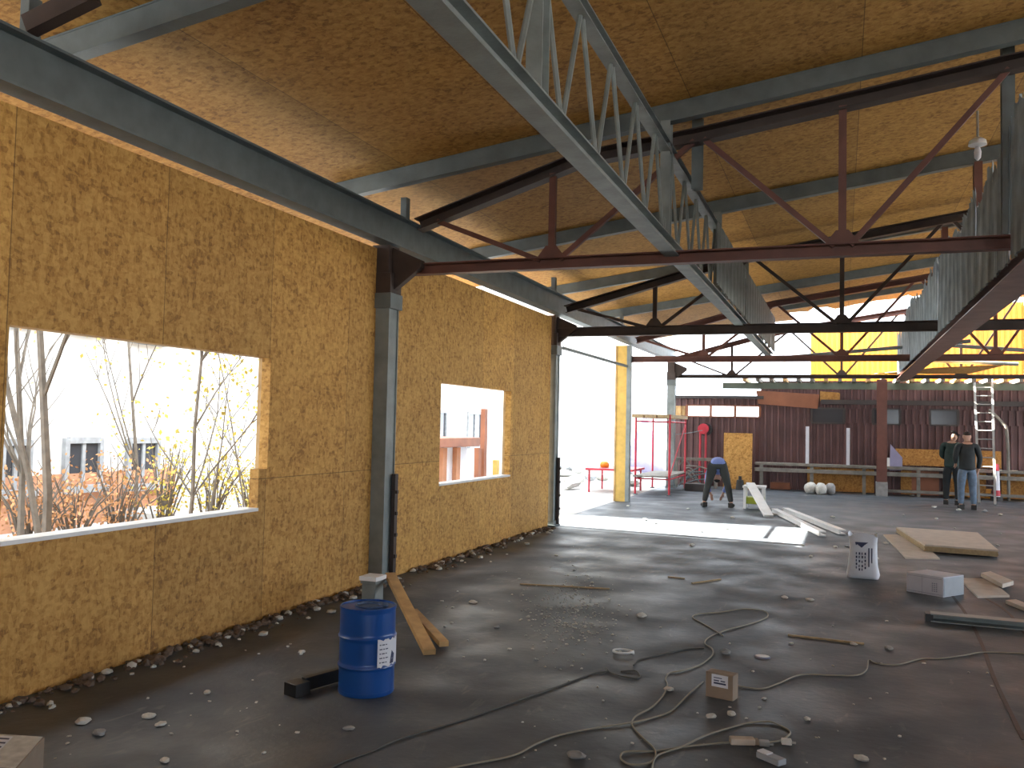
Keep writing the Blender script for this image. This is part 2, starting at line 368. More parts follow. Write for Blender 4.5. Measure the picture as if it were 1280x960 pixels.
# columns
def column(x, y, label, angle=True):
    r = thing('steel_column', (x,y,0), label, 'column', 'columns carrying the wall beam')
    b = MB(); w = .12
    b.box(x-w,x+w,y-w,y-w+.014,0.02,3.62); b.box(x-w,x+w,y+w-.014,y+w,0.02,3.62); b.box(x-.008,x+.008,y-w+.014,y+w-.014,.02,3.62); b.box(x+w-.03,x+w-.018,y-w+.014,y+w-.014,.02,3.3)
    b.build('shaft', M_steel2, r)
    MB().box(x-.13,x+.15,y-.15,y+.15,3.22,3.40).build('head_plate', M_steel, r, bevel=.006)
    MB().box(x-.14,x+.17,y-.17,y+.17,0,.03).build('base_plate', M_steel, r)
    MB().box(x-.12,x+.13,y-.13,y+.13,.03,.10).build('base_block', M_steel, r)
    h = MB(); h.box(x-.12,x+.1,y-.13,y+.13,3.62,3.97); h.prism([(x+.1,y-.05,3.42),(x+.48,y-.05,3.70),(x+.48,y-.05,3.78),(x+.1,y-.05,3.95)],(0,.1,0)); h.box(x-.135,x+.135,y-.135,y+.135,3.40,3.64)
    h.build('bracket', M_reddark, r, bevel=.006)
    if angle:
        a = MB(); a.box(x+.12,x+.17,y+.05,y+.12,.02,1.28); a.build('side_angle', M_reddark, r)
        c = MB()
        for z in (.3,.55,.8,1.05): c.box(x+.168,x+.19,y+.06,y+.10,z,z+.04)
        c.build('bolt_row', M_reddark, r)
column(-5.07,9.19,'tall grey steel column between the two boarded bays of the left wall')
column(-5.16,15.9,'grey steel column where the boarded left wall ends at the bright opening')
column(-5.05,27.9,'pale steel column at the far end of the left side near the scaffold', False)
# yellow post at the end of the opening
r = thing('timber_post', (-5.15,22.0,0), 'tall sunlit yellow timber post at far side of the bright opening', 'post')
MB().box(-5.36,-5.10,21.9,22.0,0,3.95).build('board', M_yel, r, bevel=.004)
MB().box(-5.10,-5.0,21.86,22.04,0,3.95).build('steel_edge', M_steel2, r, bevel=.004)
MB().box(-5.40,-5.36,21.88,22.02,0,3.95).build('batten', M_wood, r)
# thin rail crossing the opening near the top
r = MB().tube([atx(704,435,-5.1), (-5.1,21.85,3.42)],.035,8).build('steel_rail', M_steel, None, 'thin dark rail spanning the top of the bright wall opening', cat='rail')

def truss(y, zb, zt, top, label, m=M_red, mt=M_reddark, xend=10.6, dark=False, chord=.13, kx=1.0):
    r = thing('roof_truss', (-4.9,y,zb), label, 'roof truss', 'roof trusses crossing the hall')
    b = MB(); b.chan((-5.1,y,(zb+zt)/2),(xend,y,(zb+zt)/2),chord,zt-zb,.014,side=-1); b.build('bottom_chord', m, r)
    b = MB()
    for (x0,z0),(x1,z1) in zip(top,top[1:]): b.chan((x0,y,z0),(x1,y,z1),.16,.15,.014,side=-1)
    b.build('top_chord', mt, r)
    def tz(x):
        for (x0,z0),(x1,z1) in zip(top,top[1:]):
            if x0 <= x <= x1: return z0+(z1-z0)*(x-x0)/(x1-x0)
        return top[-1][1]
    for p,q in (((-4.7,0),(-3.35,1)),((-3.1,1),(-1.55,0)),((-1.45,0),(-.08,1)),((.08,1),(1.55,0)),((1.7,0),(3.1,1)),((3.3,1),(4.7,0)),((4.9,0),(6.3,1)),((6.5,1),(7.9,0))):
        z = lambda e: zt-.02 if e[1] else tz(e[0]*kx)-.04
        MB().bar((p[0]*kx,y,z(p)),(q[0]*kx,y,z(q)),.055,.055).build('diagonal', m, r)
    for x in (-3.2*kx,0,3.2*kx,6.4*kx): MB().bar((x,y,zt-.02),(x,y,tz(x)-.03),.075,.06).build('upright', m, r)
    for x in (-3.2*kx,0,3.2*kx): MB().prism([(x-.16,y-.045,zt),(x+.16,y-.045,zt),(x+.06,y-.045,zt+.13),(x-.06,y-.045,zt+.13)],(0,.012,0)).build('gusset', m, r)
    return r
topA = [(-4.7,4.22),(-2.72,4.84),(-1.42,4.98),(4.8,5.86),(10.6,5.09)]
topB = [(-4.9,4.08),(-2.6,4.68),(-1.5,4.93),(4.8,5.90),(10.6,5.1)]
truss(9.27,3.63,3.76,topA,'nearest red brown roof truss, on the column between the boarded bays',kx=.948)
truss(15.89,3.57,3.74,topB,'second dark roof truss, on the column beside the bright opening',M_reddark,M_reddark)
truss(22.0,3.53,3.68,topB,'third red roof truss, on the yellow timber post',M_red,M_red)
truss(28.0,3.46,3.58,topB,'farthest thin roof truss just before the maroon wall',M_reddark,M_red)
# hanger posts at truss A
for x,lab in ((-1.46,'short steel hanger beside the middle girder under the nearest truss'),(1.48,'tall grey green steel post right of the nearest truss diagonals')):
    MB().chan((x,9.42,3.80 if x>0 else 4.45),(x,9.42,ROOF(x)-.02),.11,.10,.012,up=(0,1,0)).build('hanger_post', M_steel, None, lab, cat='post')

# rafters
for y,lab in ((4.85,'nearest grey rafter crossing the upper left corner under the roof boards'),(8.92,'long grey rafter in front of the nearest red truss'),(12.95,'grey rafter just behind the nearest red truss'),(16.95,'grey rafter just behind the second truss'),(20.95,'farthest grey rafter at the end of the roof boards')):
    b = MB(); x1 = 4.8
    b.chan((-5.6,y,ROOF(-5.6)-.10),(x1,y,ROOF(x1)-.10),.12,.19,.014,side=1); b.chan((x1,y,ROOF(x1)-.10),(11,y,ROOF(11)-.10),.12,.19,.014,side=1)
    b.build('roof_rafter', M_steel, None, lab, cat='rafter', group='rafters under the roof boards')
for y,xs in ((24.6,-1.5),):
    b = MB(); b.chan((xs,y,ROOF(xs)-.08),(4.8,y,ROOF(4.8)-.08),.1,.14,.012); b.build('roof_rafter', M_steel, None, 'rafter under the far roof boards at %s' % ('the torn roof edge' if y>26 else 'the strip past the third truss'), cat='rafter', group='rafters under the roof boards')

# middle lattice girder
def girder(x, y0, y1, zb, zt, step, label, m, mb, posts=(), cw=.15, yv=4.05):
    r = thing('lattice_girder', (x,y0,zb), label, 'girder', 'girders running the length of the hall')
    b = MB(); b.chan((x,y0,zb+.06),(x,y1,zb+.06),cw,.12,.014,side=0); b.build('bottom_chord', mb, r)
    b = MB(); b.chan((x,y0,zt-.05),(x,y1,zt-.05),.11,.10,.012,side=0); b.build('top_chord', m, r)
    y = yv
    while y-step > y0: y -= step
    n = 0
    while y < y1-step*.6:
        MB().tube([(x,y,zt-.09),(x,y+step/2,zb+.11)],.019,6).build('web_bar', m, r)
        MB().tube([(x,y+step/2,zb+.11),(x,y+step*.94,zt-.09)],.019,6).build('web_bar', m, r)
        y += step; n += 1
    for yy in posts: MB().chan((x,yy,zb+.11),(x,yy,ROOF(x)-.18),.10,.14,.012,up=(0,1,0)).build('post', m, r)
    return r
girder(-1.7,1.5,23.3,3.72,4.82,.86,'blue grey lattice girder running lengthwise through the middle of the ceiling',M_steel2,M_steel2,(4.85,8.92,12.95,16.95))
g2 = girder(1.68,8.3,29.0,3.44,4.66,1.1,'right lattice girder with wide red bottom chord behind the torn corrugated sheets',M_red,M_redl,(12.95,16.95),cw=.36)
girder(5.05,10,29.0,3.66,4.82,1.1,'grey lattice girder farthest to the right beyond the corrugated sheets',M_steel2,M_steel2,(12.95,16.95),cw=.22)
# corrugated sheets hung on the girders, each one a thing
rs = random.Random(5)
place = ['first','second','third','fourth','fifth','sixth','seventh','eighth','ninth','tenth','eleventh','twelfth','thirteenth','fourteenth','fifteenth','sixteenth','seventeenth','eighteenth','nineteenth','twentieth']
def sheets(X, runs, zb0, zt0, m, torn, which):
    i = 0
    for a0,c0,n0 in runs:
        for q in range(n0):
            a = a0+(c0-a0)*q/n0; c = a0+(c0-a0)*(q+1)/n0-.03
            b = MB(); n = 26; lean = rs.uniform(-.03,.03) if torn else 0; top0 = zt0+(rs.uniform(-.08,.08) if torn else 0); col = []
            for j in range(n+1):
                t = j/n; yy = a+(c-a)*t; dx = .018*math.sin(t*math.pi*2*8)
                tz = top0+(rs.uniform(-.07,.06)+.12*math.sin(t*3+i) if torn else 0)
                col.append(((X+dx,yy,zb0+rs.uniform(-.01,.01)),(X+dx+lean,yy,tz)))
            N = n+1; lo = [k_[0] for k_ in col]; hi = [k_[1] for k_ in col]
            vs = lo+hi+[(p[0]+.004,p[1],p[2]) for p in lo]+[(p[0]+.004,p[1],p[2]) for p in hi]
            fs = [(k,k+1,k+1+N,k+N) for k in range(n)]+[(k+2*N,k+3*N,k+1+3*N,k+1+2*N) for k in range(n)]+[(k+N,k+1+N,k+1+3*N,k+3*N) for k in range(n)]+[(k,k+2*N,k+1+2*N,k+1) for k in range(n)]
            b.add(vs,fs); b.build('corrugated_sheet', m, None, 'grey corrugated sheet hung on the %s girder, %s in the row from the near end' % (which,place[i]), cat='metal sheet', group='corrugated sheets on the %s girder' % which); i += 1
sheets(1.47, ((8.5,9.18,1),(9.36,15.78,6),(16.02,21.9,6),(22.1,26.6,4)), 3.52, 4.74, M_galv, True, 'right')
sheets(-1.60, ((12.1,15.78,4),(16.02,21.9,6),(22.1,23.3,1)), 3.86, 4.72, M_steel2, False, 'middle')

# gable of translucent sheets above the maroon wall
YG = 30.3
for i in range(9):
    x0 = -.95+i*1.22; x1 = x0+1.24; z1 = 5.22 if x0 < 1.8 else min(ROOF(x0),ROOF(x1))-.05
    nm = place[i]
    ribbed(x0,x1,3.5,z1,YG+.03*(i%2),.155,.025,'translucent_sheet',M_trans if i < 3 else M_trans2,None,label='glowing %s translucent sheet above the maroon wall, %s from the left' % ('yellow' if i < 3 else 'orange', nm),cat='roof sheet',group='translucent sheets above the maroon wall')

# purlin ends and green beam over the far wall
MB().chan((-3.6,29.0,3.28),(7,29.0,3.28),.12,.2,.014,side=1).build('wall_beam', mat('green grey steel',(.10,.12,.09),.6,0,.2,3), None, 'green grey beam crossing above the maroon wall', cat='beam')
for i in range(24):
    x = -2.9+i*.40
    MB().box(x,x+.11,28.25,29.9,3.39,3.50).build('joist', M_woodg if i%3 else M_wood, None, 'short timber joist end lying on the green grey beam above the maroon wall', cat='joist', group='joist ends above the maroon wall')
# boards lying overhead
b = MB(); b.prism([(.9,28.1,3.60),(3.4,28.1,3.60),(3.9,25.4,3.66),(2.3,26.2,3.64)],(0,0,.02)); b.build('overhead_board', M_osbL, None, 'large pale strand board lying on the far trusses overhead', cat='board')
for p,q,lab in (((-2.0,25.5,3.86),(3.0,24.4,4.2),'long thin pipe lying loose across the far trusses, rising right'),((-1.0,26.3,4.0),(4.5,27.2,3.82),'long thin pipe lying loose across the far trusses, falling right'),((2.6,25.0,4.15),(6.2,26.0,3.95),'loose green grey pipe on the far trusses at the right')):
    MB().tube([p,q],.05,8).build('loose_pipe', M_steel2, None, lab, cat='pipe')
# brown fascia board and strand board patch
b = MB(); p = [aty(945,488,29.4),aty(1024,493,29.4),aty(1022,511,29.4),aty(948,505,29.4)]
b.prism(p,(0,.05,0)); f = b.build('fascia_board', M_brown, None, 'red brown tilted fascia board on the maroon wall under the beam', cat='board')
b = MB(); p = [aty(1025,489,29.41),aty(1050,491,29.41),aty(1050,504,29.41),aty(1025,501,29.41)]; b.prism(p,(0,.03,0)).build('board_offcut', M_osb, None, 'small strand board patch right of the tilted fascia board', cat='board')
MB().box(-.6,9,29.0,29.3,2.72,2.86).build('ledge_beam', M_maroon2, None, 'dark horizontal rail high on the maroon wall', cat='rail')
# ledge of planks along the far wall
r = thing('plank_ledge', (-2.5,29.1,.6), 'grey plank ledge on posts along the foot of the maroon wall', 'ledge')
MB().box(-2.55,8.5,28.75,29.25,.78,.86).build('plank', M_woodg, r, bevel=.01); MB().box(-2.55,8.5,28.70,28.75,.58,.70).build('rail', M_woodg, r, bevel=.008)
for x in (-2.4,-.9,.6,2.1,3.6,5.1,6.6): MB().box(x,x+.1,28.76,28.86,0,.78).build('leg', M_woodg, r)
MB().box(1.3,8.5,28.7,28.85,.10,.18).build('bottom_rail', M_woodg, r)
for i,(a,c,m,lab) in enumerate(((-1.0,.95,M_osb,'brown strand board under the ledge left of the red post'),(1.7,2.0,M_osb,'pale upright board under the ledge right of the red post'),(2.0,2.75,M_brown,'brown board under the ledge in the middle right'),(3.0,4.0,M_osb,'strand board panel under the ledge behind the two men'),(4.4,6.2,M_osb,'strand board panel under the ledge at the far right'))):
    MB().box(a,c,29.3,29.33,.02,.74).build('lower_board', m, None, lab, cat='board')
MB().box(1.55,4.4,29.30,29.36,.90,1.40).build('wall_panel', M_osb, None, 'orange brown sheet leaning on the maroon wall above the ledge', cat='board')
b = MB(); b.prism([aty(1113,555,29.1),aty(1128,572,29.1),aty(1128,588,29.1),aty(1112,588,29.1)],(0,.04,0)); b.build('board_offcut', M_film, None, 'pinkish cut corner board standing beside the red post', cat='board')
for x,t,lab in ((1009,533,'white upright batten on the ledge, nearer the strand board'),(1060,535,'white upright batten on the ledge, nearer the red post')):
    p = aty(x,578,28.95); q = aty(x,t,28.95); MB().box(p.x-.05,p.x+.05,28.93,28.98,.86,q.z).build('batten', M_whitep, None, lab, cat='batten', group='white battens on the ledge')
p = aty(1110,553,29.0); q=aty(1110,543,29.0); MB().box(p.x-.05,p.x+.05,28.95,29.05,2.86 if 0 else .86,1.12).build('bottle', M_white, None, 'small white bottle standing on the ledge right of the red post', cat='bottle')
# red post
p = aty(1102,617,28.35); p.z = 0; r = thing('red_post', (p.x,p.y,0), 'red brown steel post on grey block before the maroon wall', 'post')
MB().chan((p.x,p.y,.42),(p.x,p.y,3.45),.28,.26,.016,up=(0,1,0),side=0).build('shaft', M_red, r)
MB().box(p.x-.16,p.x+.16,p.y-.16,p.y+.16,0,.42).build('foot_block', M_concrete, r, bevel=.01)
# leaning strand board
b = MB(); b.prism([(-3.5,28.55,.0),(-2.62,28.55,.0),(-2.62,28.66,1.76),(-3.5,28.66,1.76)],(0,.03,0)); b.build('strand_board', M_osbL, None, 'bright strand board sheet leaning upright behind the bending worker', cat='board')
# sacks
for i,(x,y,w,lab) in enumerate(((1013,611,.19,'white grey cement sack at left end of the sack heap'),(1026,612,.17,'white grey cement sack in the middle of the sack heap'),(1038,612,.15,'darker cement sack at right end of the sack heap'))):
    p = fl(x,y+6); MB().blob((p.x,p.y,.16),w,.3,.19,seed=i,sub=2,rough=.08).build('cement_sack', M_concrete if i==2 else M_plaster, None, lab, cat='sack', smooth=True)
p = fl(991,606); b = MB(); b.lathe([(.17,0),(.2,.5),(.2,.52)],(p.x,p.y,0),16)
r = thing('bucket', (p.x,p.y,0), 'pale grey bucket on a crate in front of the plank ledge', 'bucket'); MB().box(p.x-.25,p.x+.25,p.y-.2,p.y+.2,0,.3).build('crate_base', M_woodg, r, bevel=.01)
MB().lathe([(.17,.3),(.2,.72),(.17,.72),(.15,.34)],(p.x,p.y,0),16).build('pail', M_concrete, r, smooth=2)

# ------------------------------------------------------------------ scaffold at left back
def pole(b, x, y0, y1, Y, r_=.03): b.tube([aty(x,y0,Y),aty(x,y1,Y)],r_,8)
f1 = fl(830,622); f2 = fl(802,606); f3 = fl(843,608)
r = thing('scaffold_tower', (f1.x,f1.y,0), 'red scaffold tower with plank deck outside the far left corner', 'scaffold')
zt = 2.15
L4 = [(-4.45,24.4),(-4.5,27.3),(-5.4,24.4),(-5.5,27.3)]
for x,y in L4:
    MB().tube([(x,y,0),(x,y,zt+.1)],.03,8).build('standard', M_scaf, r)
    MB().tube([(x,y,0),(x,y,.03)],.07,10).build('base_plate', M_steel, r)
for a,c in ((0,1),(2,3),(0,2),(1,3)):
    for z in (.45,zt-.1): MB().tube([(*L4[a],z),(*L4[c],z)],.022,6).build('ledger', M_scaf, r)
MB().tube([(*L4[0],.5),(*L4[1],zt-.15)],.018,6).build('brace', M_scaf, r)
for i in range(3): MB().box(-5.5+i*.36,-5.18+i*.36,24.3,27.5,zt,zt+.10).build('deck_plank', M_plye, r)
MB().box(-5.45,-4.5,24.3,27.5,.5,.54).build('lower_deck', M_woodg, r)
# stand with round reel
p = fl(878,608); r = thing('reel_stand', (p.x,p.y,0), 'pair of red uprights carrying a round reel left of the bending worker', 'stand')
top = aty(878,536,p.y).z
for s in (-.09,.09): MB().tube([(p.x+s,p.y,0),(p.x+s,p.y,top)],.035,8).build('upright', M_scaf, r)
MB().tube([(p.x-.2,p.y-.15,.03),(p.x+.2,p.y+.15,.03)],.03,8).build('foot', M_scaf, r)
MB().tube([(p.x+.02,p.y-.14,top),(p.x+.02,p.y+.0,top)],.17,20).build('reel_disc', M_scaf, r)
MB().tube([(p.x+.08,p.y+.0,top-.02),(p.x+.08,p.y+.12,top-.02)],.21,20).build('tyre', M_black, r)
for a,c in (((845,572),(878,540)),((845,560),(876,536))):
    pass
MB().tube(smoothpath([aty(845,543,26.5),aty(862,541,27.2),aty(878,538,p.y-.2)]),.012,6).build('guy_wire', M_steel, None, 'thin wire from the scaffold to the round reel', cat='wire')
# heap of bent bars by the corner
r = thing('bar_heap', (-4.6,28.6,0), 'tangled heap of grey bars at the foot of the back wall corner', 'heap')
rb = random.Random(8)
for i in range(12):
    a = Vector((rb.uniform(-4.9,-4.6),rb.uniform(28.3,28.9),rb.uniform(.03,.7))); c = a+Vector((rb.uniform(.3,.8),rb.uniform(-.2,.2),rb.uniform(-.2,.35))); c.z = max(c.z,.03); a.x=max(a.x,-5)
    MB().tube(smoothpath([a,(a+c)/2+Vector((0,0,rb.uniform(0,.25))),c]),.025,6).build('bar', M_woodg if i%2 else M_steel, r)
MB().box(-5.0,-4.9,28.3,28.4,0,.9).build('post', M_woodg, r); MB().box(-3.75,-3.65,28.3,28.4,0,.9).build('post', M_woodg, r); MB().box(-5.0,-3.6,28.28,28.42,.86,.95).build('top_rail', M_woodg, r)
# tarp cone outside
b = MB(); c = Vector((-7.6,36,0)); b.lathe([(.95,0),(.75,.6),(.32,1.7),(.05,2.4)],c,14); b.build('folded_tarp', M_film, None, 'purple grey tarp cone standing outside behind the red scaffold', cat='tarp', smooth=True)
# clutter outside the opening
ro = random.Random(21); placed = []
for i in range(40):
    p = fl(ro.uniform(700,800), ro.uniform(586,612))
    w = ro.uniform(.3,.8)
    if len(placed) > 11 or (p-Vector((-7.6,36,0))).length < 2 or p.x > -5.5 or abs(p.x+6.3) < 1.3 and abs(p.y-25.8) < 1.6 or any((p-q_).length < w+w_+.1 for q_,w_ in placed): continue
    placed.append((p,w)); MB().blob((p.x,p.y,.1),w,w*.5,.14,seed=i,rough=.3,rot=ro.uniform(0,3)).build('rubble_block', M_concrete if i%2 else M_plaster, None, 'pale rubble block lying outside the bright opening', cat='rubble', group='rubble outside the opening')
r = thing('low_trestle', (-6.4,25,0), 'low red railed trestle outside behind the yellow post', 'trestle')
for x,y in ((-6.9,25),(-5.7,26.5),(-6.9,26.5),(-5.7,25)): MB().tube([(x,y,-.04),(x,y,.6)],.03,6).build('leg', M_scaf, r)
MB().box(-7.0,-5.6,24.9,26.6,.6,.66).build('top', M_scaf, r)
MB().blob((-6.6,25.6,.74),.14,.14,.12,seed=4,sub=2,rough=.1).build('sack', M_orange, None, 'small orange sack on the red trestle outside', cat='sack', smooth=True)

# ------------------------------------------------------------------ outside the windows
def building(x0,x1,y0,y1,h,wins,label,brick=0,m=M_face):
    r = thing('apartment_building', (x1,y0,-.26), label, 'building')
    b = MB(); b.box(x0,x1,y0,y1,-.26,h); b.build('wall', m, r)
    if brick: MB().box(x1,x1+.04,y0,y1,-.26,brick).build('brick_base', M_facebr, r)
    MB().box(x0-.3,x1+.4,y0-.3,y1+.3,h,h+.25).build('roof', M_face, r)
    for (a,c,z0,z1) in wins:
        f = MB(); f.box(x1-.02,x1+.10,a-.1,a,z0-.1,z1+.1); f.box(x1-.02,x1+.10,c,c+.1,z0-.1,z1+.1); f.box(x1-.02,x1+.10,a,c,z1,z1+.12); f.box(x1-.02,x1+.22,a-.15,c+.15,z0-.14,z0); f.box(x1,x1+.07,(a+c)/2-.04,(a+c)/2+.04,z0,z1)
        w = f.build('window_frame', M_concrete, r); MB().box(x1+.0,x1+.03,a,c,z0,z1).build('pane', M_glassd, w)
BX = -14.0
wins = []
for xa,xb,ya,yb in ((2,30,557,612),(82,120,554,606),(160,192,554,604)):
    a = atx(xa,(ya+yb)/2,BX); c = atx(xb,(ya+yb)/2,BX); t = atx((xa+xb)/2,ya,BX); q = atx((xa+xb)/2,yb,BX); wins.append((a.y,c.y,q.z,t.z))
up = []
for a,c,z0,z1 in wins: up.append((a,c,z0+3.1,z1+3.1)); up.append((a,c,z0+6.2,z1+6.2))
building(-24,BX,-14,15.9,11.6,wins[:3]+up+[(2.0,3.6,1.2,2.6),(-2,-.4,1.2,2.6)],'tall pale apartment building with dark windows outside the large window opening',.75)
building(-22,BX-.6,16.6,20.0,5.4,[],'low pale annex beside the apartment building, right half of the large opening')

building(-32,-16,20.6,75,17.8,[(33,34.5,.9,2.3),(37,38.5,.9,2.3)],'long tall pale building added outside beyond the smaller window opening to block the sun')  # added sun blocker, its height keeps direct sun off the far floor

def tree(x,y,h,seed,label,leaf,trunkr=.07,forks=3,leafn=0,lean=0,stems=1,lz=.3,name='bare_tree'):
    rnd = random.Random(seed); r = thing(name, (x,y,-.26), label, 'tree', 'trees outside the large opening')
    b = MB(); tips = []
    def grow(p,d,L,rad,lev):
        pts = [p]; q = p; dd = d.copy()
        for i in range(5):
            dd = (dd+Vector((rnd.uniform(-.12,.12),rnd.uniform(-.12,.12),.05))).normalized(); q = q+dd*(L/5); pts.append(q)
        b.tube(pts,[rad*(1-.13*i) for i in range(6)],5)
        tips.extend(pts[2:])
        if lev:
            for k in range(forks+(lev==2)*4):
                t = rnd.randint(1,5); a = rnd.uniform(0,6.28); nd = (dd+Vector((math.cos(a),math.sin(a),rnd.uniform(.1,.6)))*rnd.uniform(.5,1)).normalized()
                grow(pts[t],nd,L*rnd.uniform(.28,.5),rad*(.45),lev-1)
    for s in range(stems):
        grow(Vector((x+s*.22*(1 if s%2 else -1),y+s*.2,-.26)),Vector((rnd.uniform(-.06,.06)+lean,rnd.uniform(-.06,.06),1)).normalized(),h,trunkr,2)
    b.build('trunk', M_bark, r)
    if leafn:
        lb = MB()
        for i in range(leafn):
            p = rnd.choice(tips)+Vector((rnd.gauss(0,.12),rnd.gauss(0,.12),rnd.gauss(0,.12))); s = rnd.uniform(.02,.05)
            u = Vector((rnd.uniform(-1,1),rnd.uniform(-1,1),rnd.uniform(-1,1))).normalized(); v = u.orthogonal().normalized()
            lb.add([p+u*s,p+v*s*.6,p-u*s,p-v*s*.6],[(0,1,2,3)])
        lb.build('foliage', leaf, r)
def outs(px,py,X): return atx(px,py,X)
p = outs(30,600,-10.5); tree(p.x,p.y,6.5,3,'bare grey twin stemmed tree at the left edge of the large opening',M_leafo,.05,4,50,0,2)
p = outs(62,600,-8.6); tree(p.x,p.y,6.0,9,'bare pale tree, thickest trunk seen through the large opening',M_leafy,.06,5,30)
p = outs(235,600,-8.8); tree(p.x,p.y,5.0,14,'slender yellow leaved tree in the right half of the large opening',M_leafy,.035,5,520,name='autumn_tree')
p = outs(172,560,-11.5); tree(p.x,p.y,6.0,22,'yellow leaved tree farther back near the middle of the large opening',M_leafy,.035,4,260,name='autumn_tree')
p = outs(310,560,-9.8); tree(p.x,p.y,3.6,31,'small yellow tree at the right side of the large opening',M_leafy,.02,4,200,name='autumn_tree')
p = outs(262,600,-9.6); tree(p.x,p.y,3.0,37,'short sapling with yellow leaves beside the slender yellow tree',M_leafy,.018,3,120,name='autumn_tree')
# hedge of shrubs
rh = random.Random(2)
for i,(px,w,h,m,lab) in enumerate(((40,.9,1.0,M_leafo,'orange twiggy shrub under the bare trees at the left'),(95,1.1,1.1,M_leafo,'orange twiggy shrub right of the thick bare trunk'),(150,1.0,1.15,M_leafo,'orange shrub under the middle of the large opening'),(205,1.0,1.35,M_leafy,'yellow shrub left of the slender yellow tree'),(265,.9,1.2,M_leafy,'yellow shrub right of the slender yellow tree'),(315,.8,1.0,M_leafy,'yellow shrub at the right end below the large opening'))):
    p = outs(px,600,-10.8); r = thing('shrub', (p.x,p.y,-.26), lab, 'shrub', 'shrubs outside the large opening')
    b = MB(); lb = MB()
    for k in range(26):
        a = rh.uniform(0,6.28); q = Vector((p.x+math.cos(a)*w*rh.random(),p.y+math.sin(a)*w*rh.random(),h*rh.uniform(.6,1.15))); s0 = Vector((p.x+rh.uniform(-.1,.1),p.y+rh.uniform(-.1,.1),-.26))
        b.tube([s0,(s0+q)/2+Vector((0,0,.2)),q],[.02,.014,.006],4)
        for n in range(15):
            c = s0.lerp(q,rh.uniform(.35,1.05))+Vector((rh.gauss(0,.1),rh.gauss(0,.1),rh.gauss(0,.1))); s = rh.uniform(.022,.045); u = Vector((rh.uniform(-1,1),rh.uniform(-1,1),rh.uniform(-1,1))).normalized(); v = u.orthogonal().normalized()
            lb.add([c+u*s,c+v*s*.6,c-u*s,c-v*s*.6],[(0,1,2,3)])
    b.build('stem', M_bark, r); lb.build('foliage', m, r)
# seen through the second window: small hut, posts and tree
hx = -9.5
a = atx(550,560,hx); c = atx(582,560,hx); zt = atx(560,541,hx).z
r = thing('garden_hut', (hx,a.y,-.05), 'small hut with brown roof outside the smaller window opening', 'hut')
MB().box(hx-2,hx,a.y-.6,c.y+.1,-.05,zt-.35).build('wall', M_whitep, r)
MB().box(hx-2.2,hx+.3,a.y-.9,c.y+.3,zt-.36,zt-.12).build('roof', M_brown, r, bevel=.02)
for px in (553,570): 
    q = atx(px,580,hx+.05); MB().box(hx,hx+.12,q.y-.12,q.y+.12,-.05,zt-.38).build('door', M_facebr, r)
for px,t,m,lab in ((604,511,M_brown,'brown post with board outside, middle of the smaller opening'),(597,560,M_brown,'leaning brown plank outside, left of the brown post'),(620,575,M_yel,'yellow board standing outside at right of smaller opening')):
    q = atx(px,580,-8.5); z = atx(px,t,-8.5).z; MB().box(q.x-.06,q.x+.06,q.y-.09,q.y+.09,-.05,z).build('outdoor_board', m, None, lab, cat='board')
q = atx(565,560,-9.0); tree(q.x-3.2,q.y+2,5.5,41,'thin tree outside the left part of the smaller opening',M_leafy,.06,3,200)

